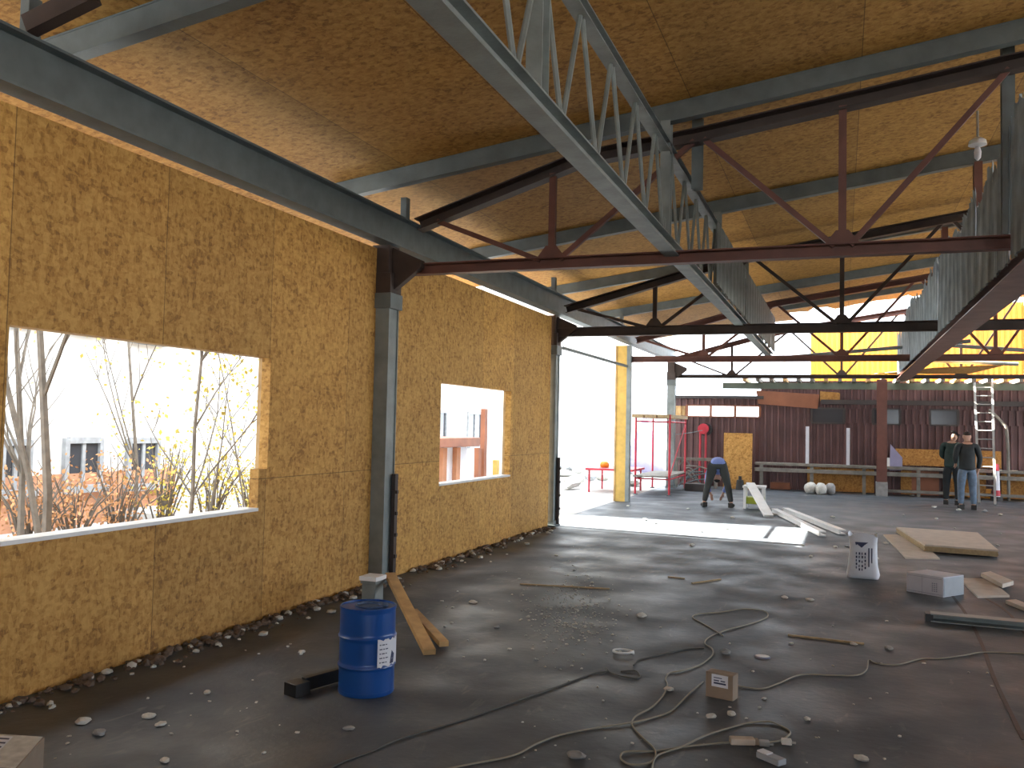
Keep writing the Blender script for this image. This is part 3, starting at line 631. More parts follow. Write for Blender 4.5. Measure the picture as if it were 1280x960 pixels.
# ------------------------------------------------------------------ people
def skin_mesh(name, m, nodes, edges, parent, root=0, sub=2, label=None):
    me = bpy.data.meshes.new(name); bm = bmesh.new(); lay = bm.verts.layers.skin.verify(); off = root_loc(parent) if parent else Vector()
    vs = []
    for i,(p,rad) in enumerate(nodes):
        v = bm.verts.new(Vector(p)-off); rr = rad if isinstance(rad,tuple) else (rad,rad); v[lay].radius = rr; v[lay].use_root = (i == root); vs.append(v)
    for a,c in edges: bm.edges.new((vs[a],vs[c]))
    bm.to_mesh(me); bm.free(); me.materials.append(m); o = bpy.data.objects.new(name, me); C.objects.link(o); o.parent = parent
    sk = o.modifiers.new('skin','SKIN'); sk.use_smooth_shade = True; ss = o.modifiers.new('sub','SUBSURF'); ss.levels = sub; ss.render_levels = sub
    if label: o['label'] = label
    return o
def person(origin, rz, sc, J, label, mats, parts=True, cap=None):
    """J: joint name -> local (x right, y forward, z up) in metres for a 1.75 m adult"""
    r = thing('person', origin, label, 'person'); cr, sr = math.cos(rz), math.sin(rz); O = Vector(origin)
    T = lambda p: O+Vector((p[0]*cr-p[1]*sr, p[0]*sr+p[1]*cr, p[2]))*sc
    lerp = lambda a,b_,t: tuple(a[i]+(b_[i]-a[i])*t for i in range(3))
    n = []; e = []
    def add(p,rad,frm=None):
        n.append((T(p), tuple(q*sc for q in rad) if isinstance(rad,tuple) else rad*sc)); i = len(n)-1
        if frm is not None: e.append((frm,i))
        return i
    pel = add(J['pelvis'],.12); wa = add(J['waist'],.11,pel); ch = add(J['chest'],.13,wa); nk0 = add(J['neck0'],.075,ch); nk = add(J['neck'],.052,nk0)
    hd = J['head']; d = (Vector(hd)-Vector(J['neck'])).normalized(); fw = Vector(J['face'])
    jaw = add(tuple(Vector(J['neck'])+d*.06+fw*.02),.062,nk); mid = add(tuple(Vector(J['neck'])+d*.13),(.082,.092),jaw); cr2 = add(tuple(Vector(J['neck'])+d*.205),.07,mid)
    add(tuple(Vector(J['neck'])+d*.10+fw*.105),.014,mid)
    side = fw.cross(d).normalized()
    for s in (-1,1): add(tuple(Vector(J['neck'])+d*.115+side*s*.092),.014,mid)
    for s in ('L','R'):
        sh = add(J['sh'+s],.062,nk0); el = add(J['el'+s],.045,sh); wr = add(J['wr'+s],.03,el)
        dh = (Vector(J['wr'+s])-Vector(J['el'+s])).normalized(); sd_ = dh.orthogonal().normalized()
        pm = add(tuple(Vector(J['wr'+s])+dh*.06),(.036,.02),wr)
        for k,L in enumerate((.075,.085,.08,.062)):
            o_ = sd_*(-.03+.02*k); a1 = add(tuple(Vector(J['wr'+s])+dh*.10+o_),.010,pm); a2 = add(tuple(Vector(J['wr'+s])+dh*(.10+L*.5)+o_*1.05+fw*.008),.0085,a1); add(tuple(Vector(J['wr'+s])+dh*(.10+L)+o_*1.05+fw*.028),.0075,a2)
        t1 = add(tuple(Vector(J['wr'+s])+dh*.05+sd_*-.045+fw*.015),.011,pm); add(tuple(Vector(J['wr'+s])+dh*.09+sd_*-.06+fw*.03),.009,t1)
        hp = add(J['hip'+s],.085,pel); kn = add(J['kn'+s],.058,hp); an = add(J['an'+s],.04,kn); add(J['toe'+s],.03,an)
    skin_mesh('body', mats['skin'], n, e, r)
    # clothing, one shell per garment
    n = []; e = []
    pel = add(J['pelvis'],.165); wa = add(lerp(J['pelvis'],J['waist'],.5),.15,pel)
    for s in ('L','R'):
        hp = add(J['hip'+s],.12,pel); mt = add(lerp(J['hip'+s],J['kn'+s],.5),.105,hp); kn = add(J['kn'+s],.084,mt); cf = add(lerp(J['kn'+s],J['an'+s],.5),.076,kn); add(lerp(J['kn'+s],J['an'+s],.95),.06,cf)
    skin_mesh('trousers', mats['trousers'], n, e, r)
    n = []; e = []
    p0 = add(lerp(J['pelvis'],J['waist'],-.75),(.19,.17)); pel = add(lerp(J['pelvis'],J['waist'],-.05),(.19,.17),p0); wa = add(J['waist'],(.175,.155),pel); ch = add(J['chest'],(.185,.145),wa); nk0 = add(J['neck0'],.095,ch); add(lerp(J['neck0'],J['neck'],.6),.07,nk0)
    for s in ('L','R'):
        sh = add(J['sh'+s],.085,nk0); e1 = add(lerp(J['sh'+s],J['el'+s],.6),.07,sh); el = add(J['el'+s],.062,e1); add(lerp(J['el'+s],J['wr'+s],.95),.048,el)
    skin_mesh('jacket', mats['jacket'], n, e, r, label=mats.get('jl'))
    for s in ('L','R'):
        n = []; e = []
        a = Vector(J['an'+s]); t = Vector(J['toe'+s]); h0 = add((a.x,a.y,.06),.055); add(tuple(Vector((a.x,a.y,.05))-(t-a)*.35+Vector((0,0,-.01))),.045,h0); m1 = add(((a.x+t.x)/2,(a.y+t.y)/2,.05),.05,h0); add((t.x,t.y,.045),.042,m1)
        skin_mesh('shoe', mats['shoe'], n, e, r)
    n = []; e = []
    N0 = Vector(J['neck']); a0 = add(tuple(N0+d*.14-fw*.025),(.092,.096)); a1 = add(tuple(N0+d*.20-fw*.01),(.085,.09),a0); add(tuple(N0+d*.235),.06,a1)
    if cap: add(tuple(N0+d*.17+fw*.12),(.05,.02),a0)
    skin_mesh('cap' if cap else 'hair', mats['hair'], n, e, r)
    return r
stand = dict(pelvis=(0,0,.96),waist=(0,0,1.10),chest=(0,0,1.28),neck0=(0,-.01,1.44),neck=(0,0,1.50),head=(0,.02,1.66),face=(0,1,0),
    shL=(-.185,0,1.42),elL=(-.25,-.02,1.15),wrL=(-.20,.16,1.02),shR=(.185,0,1.42),elR=(.26,-.03,1.15),wrR=(.24,.06,.90),
    hipL=(-.095,0,.93),knL=(-.12,.03,.50),anL=(-.13,-.01,.09),toeL=(-.15,.14,.04),hipR=(.095,0,.93),knR=(.12,.03,.50),anR=(.13,-.02,.09),toeR=(.16,.13,.04))
p = fl(1209,637); SC = 1.12
person((p.x,p.y,0), .12, SC, stand, 'person in charcoal jacket and blue jeans standing, seen from behind', dict(skin=M_skin,trousers=M_jean,jacket=M_jackb,shoe=M_shoe,hair=M_hair))
st2 = dict(stand); st2.update(face=(.75,.3,0), head=(.05,.04,1.64), elL=(-.23,.0,1.15), wrL=(-.05,.22,1.05), elR=(.22,.08,1.13), wrR=(.02,.24,1.05))
p = fl(1190,631); person((p.x,p.y,0), -.25, SC, st2, 'person in dark green jacket, cap and black trousers facing right', dict(skin=M_skin,trousers=M_blackt,jacket=M_jackg,shoe=M_shoe,hair=M_black), cap=True)
bend = dict(pelvis=(0,0,.97),waist=(0,.13,1.02),chest=(0,.34,.92),neck0=(0,.50,.80),neck=(0,.56,.74),head=(0,.64,.60),face=(0,.5,-.86),
    shL=(-.19,.46,.80),elL=(-.24,.52,.52),wrL=(-.16,.60,.28),shR=(.19,.46,.80),elR=(.24,.52,.52),wrR=(.14,.62,.28),
    hipL=(-.11,0,.93),knL=(-.22,.05,.50),anL=(-.30,-.02,.09),toeL=(-.36,.12,.04),hipR=(.11,0,.93),knR=(.22,.05,.50),anR=(.30,-.02,.09),toeR=(.36,.12,.04))
p = fl(897,634); person((p.x,p.y,0), .15, 1.06, bend, 'person in blue shirt and dark trousers bending forward, seen from behind', dict(skin=M_skin,trousers=M_trg,jacket=M_shirtb,shoe=M_shoe,hair=M_hair,jl='blue shirt'))

# ------------------------------------------------------------------ things around the people
# ladder
r = thing('ladder', (fl(1234,630).x,fl(1234,630).y,0), 'tall aluminium ladder leaning on the green grey beam right of the men', 'ladder')
bl, br = fl(1224,630), fl(1244,632); tl, tr = Vector((bl.x+.15,28.88,3.45)), Vector((br.x+.33,28.88,3.45))
tl = aty(1218,474,28.88); tr = aty(1240,474,28.88)
for a,c in ((bl,tl),(br,tr)): MB().bar(a+Vector((0,0,.02)),c,.06,.035).build('stile', M_alu, r)
for i in range(1,14): MB().tube([bl.lerp(tl,i/14),br.lerp(tr,i/14)],.018,6).build('rung', M_alu, r)
# bent white pole & red pole & barrier
q = fl(1261,626); MB().tube(smoothpath([(q.x,q.y,0),aty(1259,545,q.y),aty(1252,528,q.y+.05),aty(1236,512,q.y+.1)]),.045,8).build('bent_pipe', M_woodg, None, 'tall bent pale pipe standing right of the ladder', cat='pipe', smooth=True)
q = fl(1277,618); MB().tube([(q.x,q.y,0),aty(1274,528,q.y)],.05,8).build('red_prop', M_scaf, None, 'red steel prop standing at the right edge of the picture', cat='prop')
MB().tube([aty(1258,533,q.y+.4),(q.x+.5,q.y+.4,.9)],.035,8).build('brace_pipe', M_woodg, None, 'thin slanting pipe resting between bent pipe and red prop', cat='pipe')
for px,lab,sy in ((1246,'red and white warning bollard right of the ladder foot',626),(1089,'red and white warning bollard left of the red post',610)):
    q = fl(px,sy); r = thing('warning_bollard', (q.x,q.y,0), lab, 'bollard', 'warning bollards')
    h = 1.05 if px > 1200 else .95; z0 = 0 if px > 1200 else .0
    MB().tube([(q.x,q.y,0),(q.x,q.y,.12)],.16,12).build('foot', M_black, r); MB().tube([(q.x,q.y,.12),(q.x,q.y,h)],[.09,.06],12).build('cone', M_whitep, r, smooth=2)
    MB().tube([(q.x,q.y,h-.2),(q.x,q.y,h)],[.068,.062],12).build('red_band', M_scaf, r); MB().tube([(q.x,q.y,.14),(q.x,q.y,.3)],[.094,.088],12).build('red_band', M_scaf, r)
q = fl(1231,624); r = thing('plastic_crate', (q.x,q.y,0), 'orange plastic crate on the floor behind the ladder foot', 'crate')
b = MB(); b.box(q.x-.2,q.x+.2,q.y+.3,q.y+.7,0,.03)
for a,c,d_,e_ in ((-.2,.2,.3,.33),(-.2,.2,.67,.7),(-.2,-.17,.33,.67),(.17,.2,.33,.67)): b.box(q.x+a,q.x+c,q.y+d_,q.y+e_,.03,.28)
b.build('tub', M_orange, r, bevel=.006); MB().box(q.x-.22,q.x+.22,q.y+.28,q.y+.30,.24,.29).build('rim', M_orange, r)
# work stool with green shelf, and white plank leaning on it
a = fl(929,636); r = thing('work_stool', (a.x,a.y,0), 'white work stool with green shelf right of the bending worker', 'stool')
x0,y0 = a.x,a.y
for dx,dy in ((0,0),(.42,0),(0,.4),(.42,.4)): MB().box(x0+dx,x0+dx+.06,y0+dy,y0+dy+.05,0,.5).build('leg', M_white, r)
MB().box(x0-.02,x0+.5,y0-.02,y0+.47,.5,.55).build('seat', M_white, r, bevel=.006); MB().box(x0+.02,x0+.46,y0+.02,y0+.43,.12,.28).build('shelf_bin', M_green, r, bevel=.01)
q = fl(961,647); MB().bar((x0+.15,y0+.1,.60),(q.x,q.y,.03),.20,.05).build('white_plank', M_white, None, 'white plank leaning from the work stool to the floor', cat='plank')
q = fl(925,612); r = thing('hand_tool', (q.x,q.y,0), 'dark upright tool on the floor between worker and work stool', 'tool'); MB().tube([(q.x,q.y,0),(q.x,q.y,.3)],[.14,.10],12).build('base', M_black, r); MB().tube([(q.x,q.y,.3),(q.x,q.y,.42)],.05,10).build('handle', M_black, r)
for (a_,c_,lab,g) in (((968,641),(1028,671),'long white window profile on the floor, left of the pair',.10),((982,640),(1053,669),'long white window profile on the floor, right of the pair',.08)):
    p0 = fl(*a_); p1 = fl(*c_); MB().chan(p0+Vector((0,0,.055)),p1+Vector((0,0,.055)),.13,.09,.02,side=1).build('window_profile', M_white, None, lab, cat='profile', group='white profiles on the floor')
for (px,py,lab) in ((868,614,'low dark box left behind the bending worker'),(955,607,'low dark box behind the work stool'),(975,612,'low brown box right of the work stool')):
    q = fl(px,py); r = MB().box(q.x-.3,q.x+.3,q.y,q.y+.3,0,.22).build('tool_box', M_maroon2 if 'dark' in lab else M_brown, None, lab, cat='box', bevel=.015)

# blue drum
dr = .198; q = fl(457.5,863); cx,cy = q.x,q.y
H = .60
r = thing('steel_drum', (cx,cy,0), 'blue steel drum with a torn paper label', 'drum')
prof = [(dr*.97,0),(dr*.99,.012),(dr*.985,.03)]
for i in range(60):
    z = .03+(H-.06)*i/59; k = sum(.011*math.exp(-((z-c_)/.011)**2) for c_ in (H*.33,H*.655)); prof.append((dr*.98+k,z))
prof += [(dr*1.0,H-.02),(dr*1.0,H),(dr*.96,H),(dr*.955,H-.012),(dr*.42,H-.006),(dr*.40,H-.02),(dr*.05,H-.02)]
MB().lathe(prof,(cx,cy,0),56).build('shell', M_blue, r, smooth=2)
MB().lathe([(dr*.52,H-.014),(dr*.52,H+.003),(dr*.44,H+.004),(dr*.42,H-.01)],(cx+.01,cy,0),32).build('lid_ring', M_blued, r, smooth=2)
MB().lathe([(dr*.14,H-.012),(dr*.14,H+.006),(dr*.1,H+.006)],(cx+.11,cy+.03,0),16).build('bung', M_blued, r)
t0 = math.atan2(-cy,-cx)
def drumpatch(a0,a1,z0,z1,rad,jag,name,m,label=None):
    b = MB(); n = 14; vs = []; rj = random.Random(4)
    for i in range(n+1):
        a = a0+(a1-a0)*i/n
        for z in (z0+(rj.uniform(0,.02) if jag else 0),z1-(rj.uniform(0,.02) if jag else 0)):
            for rr in (rad,rad+.0012): vs.append((cx+rr*math.cos(a),cy+rr*math.sin(a),z))
    fs = []
    for i in range(n):
        k_ = i*4; fs += [(k_+1,k_+5,k_+7,k_+3),(k_,k_+2,k_+6,k_+4),(k_,k_+4,k_+5,k_+1),(k_+2,k_+3,k_+7,k_+6)]
    b.add(vs,fs); return b.build(name,m,parent=r,label=label)
lb_ = drumpatch(t0+.35,t0+1.35,.20,.40,dr*.98+.011,True,'paper_label',M_whitep)
b = MB()
for i in range(5):
    a = t0+.42; z = .235+i*.03
    for j in range(3):
        a1 = a+.06+.05*((i+j)%2); b.add([(cx+(dr*.98+.0135)*math.cos(t),cy+(dr*.98+.0135)*math.sin(t),zz) for t in (a,a1) for zz in (z,z+.007)],[(0,2,3,1)]); a = a1+.03
b.add([(cx+(dr*.98+.0137)*math.cos(t),cy+(dr*.98+.0137)*math.sin(t),zz) for t,zz in ((t0+.85,.22),(t0+1.05,.22),(t0+1.1,.28),(t0+.95,.31))],[(0,1,2,3)])
b.build('label_print', M_ink, lb_)
# dark steel bar left of the drum
a = fl(372,868); c = fl(432,851)
r = thing('steel_offcut', (a.x,a.y,0), 'dark square steel profile lying left of the blue drum', 'profile')
d = (c-a).normalized(); MB().bar(a+d*.05+Vector((0,0,.06)),c+Vector((0,0,.06)),.05,.09).build('shaft', M_black, r, bevel=.004)
MB().bar(a-d*.07+Vector((0,0,.045)),a+d*.06+Vector((0,0,.045)),.13,.09).build('end_block', M_black, r, bevel=.006)
# timber boards behind the drum
top = fl(461,740,.42)
for (e_,z,w,lab) in (((537,820),.03,.10,'left board of the timber V behind the blue drum'),((555,811),.04,.08,'right board of the timber V behind the blue drum')):
    q = fl(*e_); st = Vector((-3.55,7.2,.0)); st = fl(474,770)
    s0 = Vector((st.x-.1,st.y+.35,.34)); MB().bar((fl(507,778)+Vector((.05,.05,.10))) if 'right' in lab else s0+Vector((.02,0,0)),(q.x,q.y,z),w,.045).build('timber_board', M_wood, None, lab, cat='board', group='timber boards behind the drum')
q = fl(448,772); r = thing('paint_block', (q.x,q.y+.2,0), 'upright grey block with white top behind the blue drum', 'block')
MB().box(q.x-.06,q.x+.09,q.y+.15,q.y+.32,0,.30).build('body', M_steel2, r, bevel=.008); MB().box(q.x-.08,q.x+.11,q.y+.13,q.y+.34,.33,.37).build('white_top', M_white, r); MB().box(q.x-.07,q.x+.10,q.y+.14,q.y+.33,.30,.33).build('rim', M_steel2, r)

# white sack with printing
q = fl(1079,724); w = .33/2; ang = .0
r = thing('printed_bag', (q.x,q.y,0), 'open white bag with dark printing standing beside the strand boards', 'bag')
b = MB(); ring = []
prof = [(0,.19,.10),(.05,.20,.12),(.2,.175,.11),(.38,.165,.09),(.50,.17,.085),(.56,.18,.09)]
nn = 20; vs = []
for z,ax,ay in prof:
    for k in range(nn):
        t = 2*math.pi*k/nn; cx_ = abs(math.cos(t))**.45*math.copysign(1,math.cos(t)); sy_ = abs(math.sin(t))**.6*math.copysign(1,math.sin(t)); j = 1+.03*math.sin(5*t+z*20)
        vs.append((q.x+ax*cx_*j,q.y+.12+ay*sy_*j,z+(0.03*math.sin(3*t) if z > .5 else 0)))
fs = [(i*nn+k,i*nn+(k+1)%nn,(i+1)*nn+(k+1)%nn,(i+1)*nn+k) for i in range(len(prof)-1) for k in range(nn)]; fs.append(tuple(range(nn))[::-1])
b.add(vs,fs); sk = b.build('sack', M_whitep, r, smooth=True)
MB().blob((q.x,q.y+.12,.49),.14,.07,.04,seed=3,sub=2,rough=.1).build('contents', M_woodg, r)
b = MB(); fy = q.y+.12-.118
b.prism([(q.x-.10,fy,.47),(q.x+.06,fy,.47),(q.x+.02,fy,.44),(q.x-.02,fy,.40),(q.x-.07,fy,.44),(q.x-.09,fy,.43)],(0,.006,0))
for i in range(4):
    x = q.x-.09+i*.035; zz = .34
    for j in range(5): b.box(x,x+.012+(.006 if (i+j)%2 else 0),fy-.0,fy+.006,zz-.03,zz); zz -= .045+.008*((i*j)%3)
for i in range(2):
    x = q.x+.06+i*.035; b.box(x,x+.014,fy,fy+.006,.16+.05*i,.40)
b.build('print', M_ink, sk)
# white carton
p0,p1,p2 = fl(1133,739),fl(1179,747),fl(1199,744)
hh = .23
r = thing('white_carton', tuple(p0), 'white cardboard carton with printed label lying right of the printed bag', 'box')
p3 = p0+(p2-p1); d1 = (p1-p0).normalized(); n1 = Vector((d1.y,-d1.x,0)); d2 = (p2-p1).normalized()
p2 = p1+d2*.42; p3 = p0+d2*.42
b = MB(); b.prism([p0,p1,p2,p3],(0,0,hh)); b.build('carton', M_cardw, r, bevel=.004)
b = MB(); b.prism([p1+d2*.01-d1*.0+Vector((0,0,.01))+d1*.002,p2-d2*.01+Vector((0,0,.01))+d1*.002,p2-d2*.01+Vector((0,0,hh-.01))+d1*.002,p1+d2*.01+Vector((0,0,hh-.01))+d1*.002],tuple(d1*.003)); b.build('end_flap', M_cardg, r)
b = MB(); W_ = (p1-p0).length; nrm = n1 if n1.y < 0 else -n1
def panel(b,u0,u1,z0,z1,t=.002):
    A = p0+d1*(W_*u0)+nrm*.001; B = p0+d1*(W_*u1)+nrm*.001; b.prism([A+Vector((0,0,z0)),B+Vector((0,0,z0)),B+Vector((0,0,z1)),A+Vector((0,0,z1))],tuple(nrm*t))
for i in range(5):
    for j in range(3): panel(b,.70+j*.055,.70+j*.055+.035,.05+i*.022,.05+i*.022+.012)
panel(b,.43,.435,.01,hh-.01); panel(b,.03,.97,hh-.03,hh-.026); panel(b,.03,.97,.02,.024)
b.build('print', M_inkg, r)
# plywood sheets and offcuts
def sheet(pix, z, t, name, m, label, lift=0):
    P = [fl(*a,z=z+t) for a in pix]; b = MB(); b.prism([Vector((p.x,p.y,z)) for p in P],(0,0,t)); return b.build(name, m, None, label, cat='board')
sheet([(1104,668),(1121,668),(1156,681),(1175,698),(1132,697)],.0,.02,'plywood_sheet',M_ply,'lower pale plywood sheet sticking out left of the sheet stack')
r = thing('plywood_stack', tuple(fl(1190,690)), 'stack of pale plywood sheets on the floor right of the printed bag', 'board stack')
P = [fl(x,y,z=.12) for x,y in ((1120,659),(1221,666),(1247,688),(1155,681))]
for i in range(4):
    z = .022+i*.027; MB().prism([Vector((p.x+.01*(i%2),p.y-.008*i,z)) for p in P],(0,0,.026)).build('sheet', M_ply if i == 3 else M_plye, r)
sheet([(1199,722),(1236,723),(1262,744),(1222,745)],.0,.025,'plywood_offcut',M_ply,'pale plywood offcut lying right of the white carton')
b = sheet([(1226,716),(1238,714),(1267,726),(1253,730)],.03,.05,'timber_block',M_ply,'short pale timber block lying on the plywood offcut'); b['category'] = 'block'
sheet([(1257,750),(1270,749),(1285,755),(1285,761)],.0,.04,'timber_offcut',M_ply,'pale timber offcut cut by the right picture edge')
a = fl(1163,776); c = fl(1300,789); r = thing('steel_channel', tuple(a), 'long grey steel channel lying on the floor at the right', 'profile')
MB().chan(a+Vector((0,0,.045)),c+Vector((0,0,.045)),.16,.08,.01,side=-1).build('profile', M_steel2, r); MB().bar(a-Vector((.05,0,-.04)),a+Vector((.02,0,.04)),.14,.08).build('end_plate', M_black, r)
for (a_,c_,lab) in (((1184,737),(1280,925),'long dark expansion joint crossing the floor at the right'),((1232,748),(1290,800),'short dark joint in the floor beside the plywood offcut')):
    p0 = fl(*a_); p1 = fl(*c_); mid = (p0+p1)/2+Vector((.06,0,0)); pts = smoothpath([p0,p0.lerp(mid,.5)+Vector((.03,0,0)),mid,mid.lerp(p1,.5)+Vector((-.02,0,0)),p1])
    b = MB()
    for u,v in zip(pts,pts[1:]): b.bar(u+Vector((0,0,.001)),v+Vector((0,0,.001)),.03,.004)
    b.build('trim_floor_joint', M_reddark, None, kind='structure')

# cardboard box with label
A = fl(882,870); B = fl(916,877); wv = (B-A); wv.z = 0; wd = wv.normalized(); bd = Vector((-wd.y,wd.x,0)); hh = .175
r = thing('cardboard_box', tuple(A), 'small brown cardboard box with white label among the cables', 'box')
b = MB(); b.prism([A,B,B+bd*.10,A+bd*.10],(0,0,hh)); b.build('carton', M_card, r, bevel=.003)
f0 = lambda u,z: A+wv*u-bd*.002+Vector((0,0,z))
lb_ = MB().prism([f0(.22,.08),f0(.82,.08),f0(.82,.165),f0(.22,.165)],tuple(bd*.002)).build('label', M_whitep, r)
b = MB()
for u,z,u1,z1 in ((.3,.10,.75,.112),(.3,.12,.5,.128),(.55,.12,.72,.128),(.3,.14,.6,.146)):
    g = lambda uu,zz: A+wv*uu-bd*.0035+Vector((0,0,zz)); b.prism([g(u,z),g(u1,z),g(u1,z1),g(u,z1)],tuple(bd*.001))
b.build('label_print', M_ink, lb_)
# corner carton bottom left
zt = .28; A = fl(56,921,z=zt); B = fl(20,962,z=zt); D = fl(-10,917,z=zt)
r = thing('cardboard_carton', (A.x,A.y,0), 'cardboard carton with white label cut by the lower left corner', 'box')
E_ = B+(D-A); b = MB(); lowv = lambda p: Vector((p.x,p.y,0))
E_ = Vector((E_.x,E_.y,zt)); b.prism([lowv(A),lowv(B),lowv(E_),lowv(D)],(0,0,zt)); b.build('carton', M_card, r, bevel=.004)
g = lambda u,v: A+(B-A)*u+(D-A)*v+Vector((0,0,.001)); MB().prism([g(.0+.02,.03),g(.98,.03),g(.98,.97),g(.02,.97)],(0,0,.002)).build('top_flap', M_plaster, r)
g = lambda u,v: A+(B-A)*u+(D-A)*v+Vector((0,0,.004)); lb_ = MB().prism([g(.08,.55),g(.7,.55),g(.7,.95),g(.08,.95)],(0,0,.001)).build('label', M_whitep, r)
b = MB()
for i in range(4): b.prism([g(.15+.13*i,.58),g(.19+.13*i,.58),g(.19+.13*i,.85-.05*(i%2)),g(.15+.13*i,.85)],(0,0,.0022))
b.build('label_print', M_ink, lb_)

# ------------------------------------------------------------------ cables
def cable(pix, rad, m, label, z=None, name='cable'):
    pts = smoothpath([fl(x,y)+Vector((0,0,rad+.004*((i*7)%3 == 0))) for i,(x,y) in enumerate(pix)],6)
    MB().tube(pts,rad,7).build(name, m, None, label, cat='cable', smooth=True)
cable([(405,966),(432,952),(465,940),(500,925),(565,905),(610,890),(660,872),(700,858),(740,843),(757,841),(758,836),(764,842),(778,847),(795,849),(800,846),(794,840),(776,840)],.0055,M_cabled,'dark cable from the bottom edge to the loop near the white ring')
cable([(792,833),(797,826),(812,822),(836,817),(858,812),(880,811)],.0055,M_cabled,'short dark cable right of the white ring')
cable([(520,972),(580,958),(640,946),(670,932),(700,920),(740,912),(790,905),(820,897),(840,889),(860,870),(879,853)],.0055,M_cable,'beige cable from the bottom edge to the small cardboard box')
cable([(904,796),(880,781),(866,773),(872,769),(900,766),(930,762),(955,765),(959,772),(940,780),(910,788),(887,797),(881,805),(890,812),(890,820),(875,832),(852,840),(837,842),(832,850),(834,858),(829,870),(815,885),(795,897),(790,907),(800,920),(815,935),(820,944),(815,953),(800,958),(785,956),(776,949),(782,942),(820,940),(860,934),(912,930)],.006,M_cable,'long beige extension cable looping from the far floor to the coupling')
cable([(815,966),(821,946),(852,935),(880,922),(912,911),(935,905),(960,904),(975,908),(987,915),(985,922),(971,928),(945,929)],.006,M_cable,'beige cable arching over the coupling at the bottom')
cable([(918,858),(949,862),(971,856),(1001,845),(1040,845),(1070,845),(1083,839),(1086,826),(1096,830),(1122,832),(1152,824),(1175,824),(1208,820),(1231,816),(1290,818)],.0055,M_cable,'beige cable from the small cardboard box to the right picture edge')
a = fl(912,930); c = fl(943,931); r = thing('cable_coupling', tuple(a), 'beige cable coupling block at the bottom of the cable loops', 'coupling')
MB().bar(a+Vector((0,0,.022)),c+Vector((0,0,.022)),.06,.04).build('housing', M_ply, r, bevel=.008); MB().bar(c+Vector((0,0,.02)),c+(c-a)*.15+Vector((0,0,.02)),.04,.03).build('collar', M_card, r)
for px,py,lab,m in ((955,933,'grey metal plug just right of the cable coupling',M_alu),(983,931,'small pale plug right of the grey metal plug',M_plaster)):
    q = fl(px,py); r = thing('plug', tuple(q), lab, 'plug'); MB().bar(q+Vector((-.03,0,.018)),q+Vector((.03,.01,.018)),.04,.034).build('housing', m, r, bevel=.006)
    for s in (-.01,.01): MB().tube([q+Vector((.03,s,.018)),q+Vector((.055,s,.018))],.004,6).build('pin', M_alu, r)
a = fl(950,946); c = fl(978,958); r = thing('junction_box', tuple(a), 'flat grey junction box at the bottom edge below the plugs', 'junction box')
MB().bar(a+Vector((0,0,.02)),c+Vector((0,0,.02)),.07,.035).build('case', M_cardg, r, bevel=.006); MB().bar(a+Vector((0,0,.04)),a.lerp(c,.45)+Vector((0,0,.04)),.05,.008).build('sticker', M_whitep, r)
# ring, oval plate
q = fl(779,817); b = MB(); pts = [(q.x+.085*math.cos(t*.35),q.y+.085*math.sin(t*.35)+.0,.01+.003*t/3) for t in range(19)]; b.tube(pts,.009,7).build('plastic_ring', M_white, None, 'white plastic ring lying on the floor in the middle', cat='ring', smooth=True)
q = fl(953,822); r = thing('oval_plate', tuple(q), 'white oval lid with dark rim on the floor above the cardboard box', 'lid')
def disc(b,x,y,z,ax,ay,t,n=24): b.prism([(x+ax*math.cos(2*math.pi*k/n),y+ay*math.sin(2*math.pi*k/n),z) for k in range(n)],(0,0,t))
b = MB(); disc(b,q.x,q.y,.0,.065,.05,.012); b.build('rim', M_inkg, r); b = MB(); disc(b,q.x,q.y,.012,.056,.042,.004); b.build('face', M_white, r)

# ------------------------------------------------------------------ debris
chips = [(720,947,.055,'whitish plaster lump at the bottom edge left of the cable loops'),(889,897,.04,'plaster chip left of two in front of the cardboard box'),(914,894,.04,'plaster chip right of two in front of the cardboard box'),
 (836,863,.04,'crumpled white scrap lying on the beige extension cable'),(907,817,.055,'pale wedge shaped chip behind the cardboard box'),(1009,900,.03,'lone plaster chip right of the cardboard box'),(1076,950,.045,'tan stone at the bottom edge right of the junction box'),
 (989,805,.025,'small white cube chip right of the oval lid'),(1111,812,.05,'crumbled white lump left of the steel channel'),(1067,806,.035,'white crumb pair member left of the crumbled lump'),(955,874,.02,'tiny white crumb right of the cardboard box'),
 (104,904,.055,'plaster clump nearest the lower left carton'),(124,918,.05,'elongated plaster chip right of the plaster clump'),(186,897,.045,'white plaster lump below the wall rubble at the left'),(201,907,.038,'flat plaster chip right below the white lump'),
 (206,952,.035,'plaster chip at the bottom edge left'),(436,912,.035,'white chip in front of the blue drum'),(377,816,.035,'white chip left above the blue drum'),(259,867,.035,'thin curved plaster shaving at the left floor'),
 (591,754,.05,'flat pale chip right of the boarded wall foot'),(621,785,.03,'small white chip right of the timber boards'),(981,748,.05,'pale lump on the floor far right of the cable loop'),(1012,751,.05,'pale lump right of its twin beyond the cable loop'),
 (802,771,.06,'flat pale splinter left of the big cable loop'),(1059,684,.05,'white scrap left of the printed bag'),(1041,647,.06,'white scrap on the far floor below the red post'),(1140,620,.08,'white scrap near the wall right of the red post'),
 (860,637,.06,'white scrap left of the bending worker'),(1231,640,.07,'white crumb by the feet of the man in jeans')]
for i,(x,y,s,lab) in enumerate(chips):
    q = fl(x,y); MB().blob((q.x,q.y,s*.28),s,s*.7,s*.38,seed=i+50,sub=2,rough=.16,rot=i).build('debris_chip', M_plaster if i%4 else M_concrete, None, lab, cat='debris')
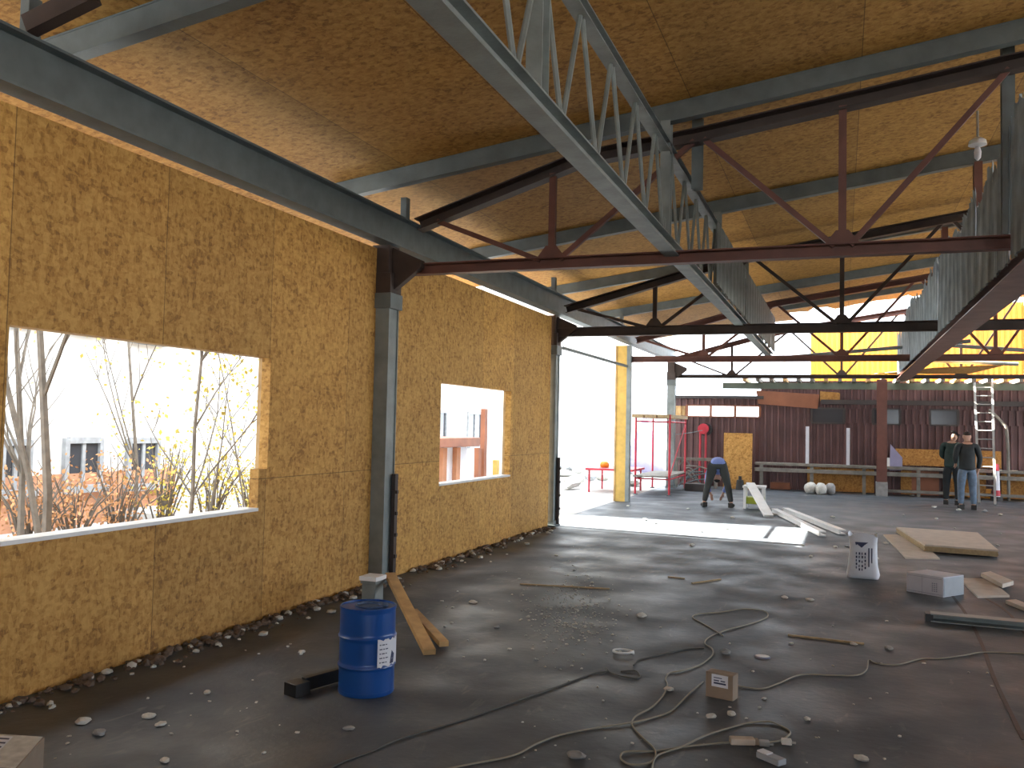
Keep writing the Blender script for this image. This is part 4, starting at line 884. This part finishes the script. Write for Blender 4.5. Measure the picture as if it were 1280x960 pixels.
zones = [('small pale crumb on the dark floor at the left before the boarded wall',(60,380,800,955),26,.014),('small pale crumb on the dark floor around the cable loops',(640,1240,770,955),44,.012),('small pale crumb on the floor right of the blue drum',(510,800,690,830),34,.016),('small pale crumb on the far floor beyond the printed bag',(760,1270,632,700),26,.03)]
rc = random.Random(77)
for lab,(x0,x1,y0,y1),n,s in zones:
    k = 0
    while k < n:
        q = fl(rc.uniform(x0,x1),rc.uniform(y0,y1))
        if q.x < -4.75 or (abs(q.x-cx) < .5 and abs(q.y-cy) < .5): continue
        ss = s*rc.uniform(.6,1.5)*(q.y/7)**.5; MB().blob((q.x,q.y,ss*.35),ss,ss*.7,ss*.45,seed=k,sub=1,rough=.2,rot=k).build('plaster_crumb', M_plaster, None, lab, cat='debris', group=lab.replace('small pale crumb','pale crumbs')); k += 1
for (a_,c_,lab) in (((650,731),(762,737),'long thin batten lying on the floor right of the column'),((865,730),(901,725),'short thin stick left of the printed bag'),((835,722),(856,724),'shortest thin stick on the middle floor'),((1080,806),(985,795),'thin pale splinter right of the cable loop')):
    MB().bar(fl(*a_)+Vector((0,0,.01)),fl(*c_)+Vector((0,0,.01)),.022,.014).build('stick', M_plye, None, lab, cat='stick')
# rubble along the wall foot (uncountable)
b = MB(); rr = random.Random(9)
for k in range(900):
    y = rr.uniform(2.5,15.5); s = rr.choice((.015,.02,.03,.045)); x = -5.12+abs(rr.gauss(0,.10))+s*.5
    if abs(y-9.82) < .25 and x < -4.75: continue
    b.blob((x,y,s*.4),s,s*.8,s*.6,seed=k,sub=1,rough=.25,rot=k)
b.build('wall_foot_rubble', M_rubble, None, 'brown rubble strewn along the foot of the boarded left wall', cat='rubble', kind='stuff')
b = MB()
for k in range(120):
    y = rr.uniform(3,15.3); s = rr.choice((.02,.03,.05)); x = -5.10+abs(rr.gauss(0,.16))+s*.5
    if abs(y-9.82) < .28 and x < -4.7: continue
    b.blob((x,y,s*.4),s,s*.8,s*.5,seed=k,sub=1,rough=.25,rot=k)
b.build('pale_wall_foot_rubble', M_plaster, None, 'pale plaster bits strewn along the foot of the boarded left wall', cat='rubble', kind='stuff')
b = MB()
for k in range(420):
    q = fl(rr.gauss(715,28),rr.gauss(768,26)); s = rr.uniform(.006,.016); b.blob((q.x,q.y,s*.3),s,s*.8,s*.5,seed=k,sub=1,rough=.2)
b.build('plaster_crumbs', M_plaster, None, 'scatter of fine white plaster crumbs in the middle of the floor', cat='debris', kind='stuff')

# ------------------------------------------------------------------ hanging lamp
q = aty(1222,176,11.3); z1 = ROOF(q.x)-.0
r = thing('hanging_lamp', (q.x,11.3,z1), 'small pale lamp hanging on a rod below the roof at upper right', 'lamp')
MB().tube([(q.x,11.3,z1),(q.x,11.3,q.z+.04)],.014,8).build('rod', M_alu, r)
MB().lathe([(.03,.04),(.09,.0),(.10,-.05),(.04,-.07)],(q.x,11.3,q.z),20).build('shade', M_white, r, smooth=2)
MB().lathe([(.02,-.05),(.04,-.13),(.035,-.2),(.01,-.23)],(q.x,11.3,q.z),14).build('bulb', M_whitep, r, smooth=True)
